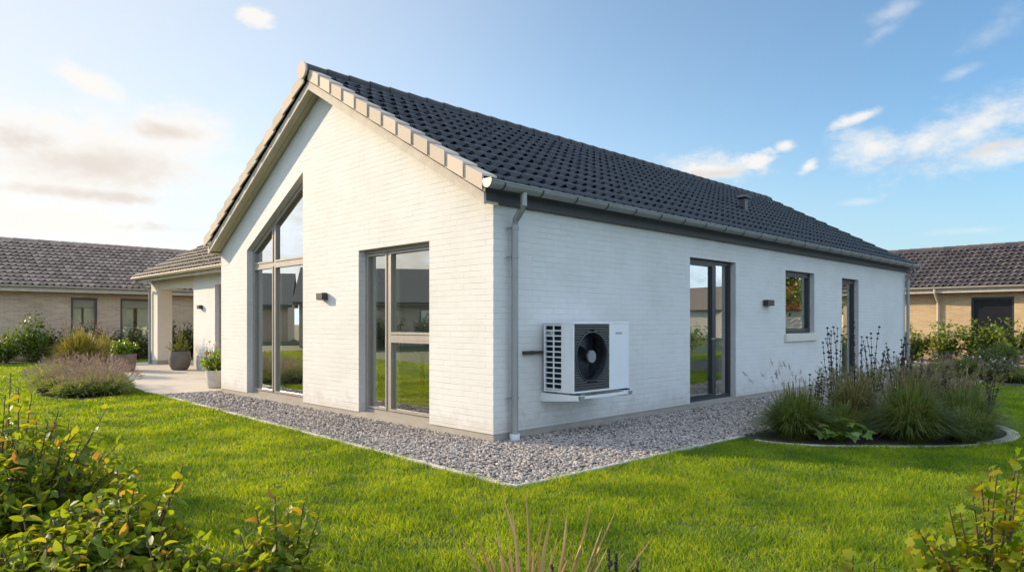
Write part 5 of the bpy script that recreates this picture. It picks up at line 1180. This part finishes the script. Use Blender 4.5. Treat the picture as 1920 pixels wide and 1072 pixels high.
white = maxall([blob(130, 300, 380, 135, 0.7, 0, 0.9), blob(330, 250, 160, 60, 0.7, 0.0, 0.9), blob(170, 155, 110, 30, 0.9, -0.3, 0.9), blob(90, 410, 330, 50, 0.9, 0, 0.8), blob(480, 30, 48, 20, 0.7),
                blob(1640, 278, 100, 52, 1.15), blob(1825, 240, 215, 78, 1.25, 0.35), blob(1740, 270, 110, 42, 1.2, 0.2), blob(1860, 288, 150, 44, 1.2), blob(1340, 318, 155, 38, 1.0, -0.1), blob(1420, 305, 44, 26, 0.6), blob(1515, 312, 26, 13, 0.9, 0.6),
                blob(1610, 220, 60, 14, 1.0, 0.25), blob(1475, 272, 24, 14, 1.0)])
thin = maxall([blob(1805, 135, 70, 16, 1.4, 0.15), blob(1880, 50, 120, 45, 1.6, 0.3), blob(1680, 20, 70, 22, 1.5, 0.3), blob(1650, 65, 40, 16, 1.6, 0.4), blob(1610, 380, 50, 9, 1.6), blob(1830, 432, 150, 12, 1.5), blob(420, 480, 700, 90, 2.2)])
shade = maxall([blob(170, 310, 270, 55, 1.1, -0.05, 0.7), blob(40, 262, 150, 32, 1.0, 0, 0.8), blob(310, 245, 100, 22, 1.0, 0, 0.8), blob(170, 365, 230, 18, 1.0, 0, 0.8), blob(330, 430, 120, 12, 0.9), blob(1350, 325, 110, 12, 1.0), blob(1850, 280, 130, 20, 1.2, 0.2), blob(1700, 300, 80, 12, 1.2)])
# bright veil round the sun's side of the sky
dt = N(nt, 'ShaderNodeVectorMath', operation='DOT_PRODUCT'); L(nt, tc, 'Generated', dt, 0); dt.inputs[1].default_value = tuple(sundir)
vl = N(nt, 'ShaderNodeMapRange', interpolation_type='SMOOTHSTEP'); vl.inputs['From Min'].default_value = 0.30; vl.inputs['From Max'].default_value = 0.98; nt.links.new(dt.outputs['Value'], vl.inputs['Value'])
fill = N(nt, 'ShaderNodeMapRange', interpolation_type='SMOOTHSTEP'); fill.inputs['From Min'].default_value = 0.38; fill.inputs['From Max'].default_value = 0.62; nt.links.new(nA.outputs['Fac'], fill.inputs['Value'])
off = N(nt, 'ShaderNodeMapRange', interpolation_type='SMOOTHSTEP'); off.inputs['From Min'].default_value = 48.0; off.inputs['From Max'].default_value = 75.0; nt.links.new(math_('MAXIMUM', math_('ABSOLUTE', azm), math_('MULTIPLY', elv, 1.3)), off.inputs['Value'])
fill_cloud = math_('MULTIPLY', fill.outputs[0], off.outputs[0])         # bright bluish cloud added out of view to lift the shaded side wall
veil = math_('MULTIPLY', vl.outputs[0], math_('ADD', 0.72, math_('MULTIPLY', nS.outputs['Fac'], 0.3)), True)
def mixc(fac, a, b):
    m = N(nt, 'ShaderNodeMix', data_type='RGBA'); nt.links.new(fac, m.inputs['Factor'])
    for k, v in (('A', a), ('B', b)):
        if isinstance(v, tuple): m.inputs[k].default_value = c4(v)
        else: nt.links.new(v, m.inputs[k])
    return m.outputs['Result']
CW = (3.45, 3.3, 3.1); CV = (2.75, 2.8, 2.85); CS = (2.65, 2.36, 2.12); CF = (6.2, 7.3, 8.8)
tn = N(nt, 'ShaderNodeMapRange', interpolation_type='SMOOTHSTEP'); tn.inputs['From Min'].default_value = -0.35; tn.inputs['From Max'].default_value = 0.55; nt.links.new(dt.outputs['Value'], tn.inputs['Value'])
tint = mixc(tn.outputs[0], (0.45, 0.64, 0.74), (0.82, 0.80, 0.76))     # deeper blue away from the sun
tm = N(nt, 'ShaderNodeMix', data_type='RGBA', blend_type='MULTIPLY'); tm.inputs['Factor'].default_value = 1.0; nt.links.new(sky.outputs['Color'], tm.inputs['A']); nt.links.new(tint, tm.inputs['B'])
col = mixc(math_('MULTIPLY', veil, 0.90), tm.outputs['Result'], CV)
hz = N(nt, 'ShaderNodeMapRange', interpolation_type='SMOOTHSTEP'); hz.inputs['From Min'].default_value = 16.0; hz.inputs['From Max'].default_value = -2.0; nt.links.new(elv, hz.inputs['Value'])
hzr = N(nt, 'ShaderNodeMapRange'); hzr.inputs['From Min'].default_value = 0.9; hzr.inputs['From Max'].default_value = 0.3; hzr.inputs['To Min'].default_value = 0.15; nt.links.new(dt.outputs['Value'], hzr.inputs['Value'])
col = mixc(math_('MULTIPLY', hz.outputs[0], 0.72), col, mixc(math_('SUBTRACT', 1.0, hzr.outputs[0], True), (1.85, 2.25, 2.55), (3.3, 3.1, 2.85)))     # pale air above the horizon
col = mixc(math_('MULTIPLY', fill_cloud, 0.8), col, CF)
col = mixc(math_('MULTIPLY', thin, 0.40), col, CW)
col = mixc(math_('MULTIPLY', white, 0.86), col, CW)
col = mixc(math_('MULTIPLY', math_('MULTIPLY', shade, 0.75), math_('ADD', math_('MULTIPLY', white, 0.7), 0.3)), col, CS)
nt.links.new(col, bg.inputs['Color']); L(nt, bg, 'Background', out, 'Surface')

cd = bpy.data.cameras.new('camera'); co = bpy.data.objects.new('camera', cd); link(co)
cd.sensor_width = 36.0; cd.lens = FPX/1920*36.0; cd.shift_y = (HYP-536)/1920; cd.clip_end = 2000; cd.clip_start = 0.05
co.location = (CAM[0], CAM[1], CAMZ); co.rotation_euler = (PI/2, 0, YAW); S.camera = co
S.view_settings.view_transform = 'Standard'; S.view_settings.look = 'None'; S.view_settings.exposure = 1.3; S.view_settings.gamma = 1.0
S.render.engine = 'CYCLES'; S.cycles.max_bounces = 8; S.cycles.transparent_max_bounces = 12; S.cycles.use_denoising = True
S.cycles.sample_clamp_indirect = 6.0; S.cycles.caustics_reflective = False; S.cycles.caustics_refractive = False
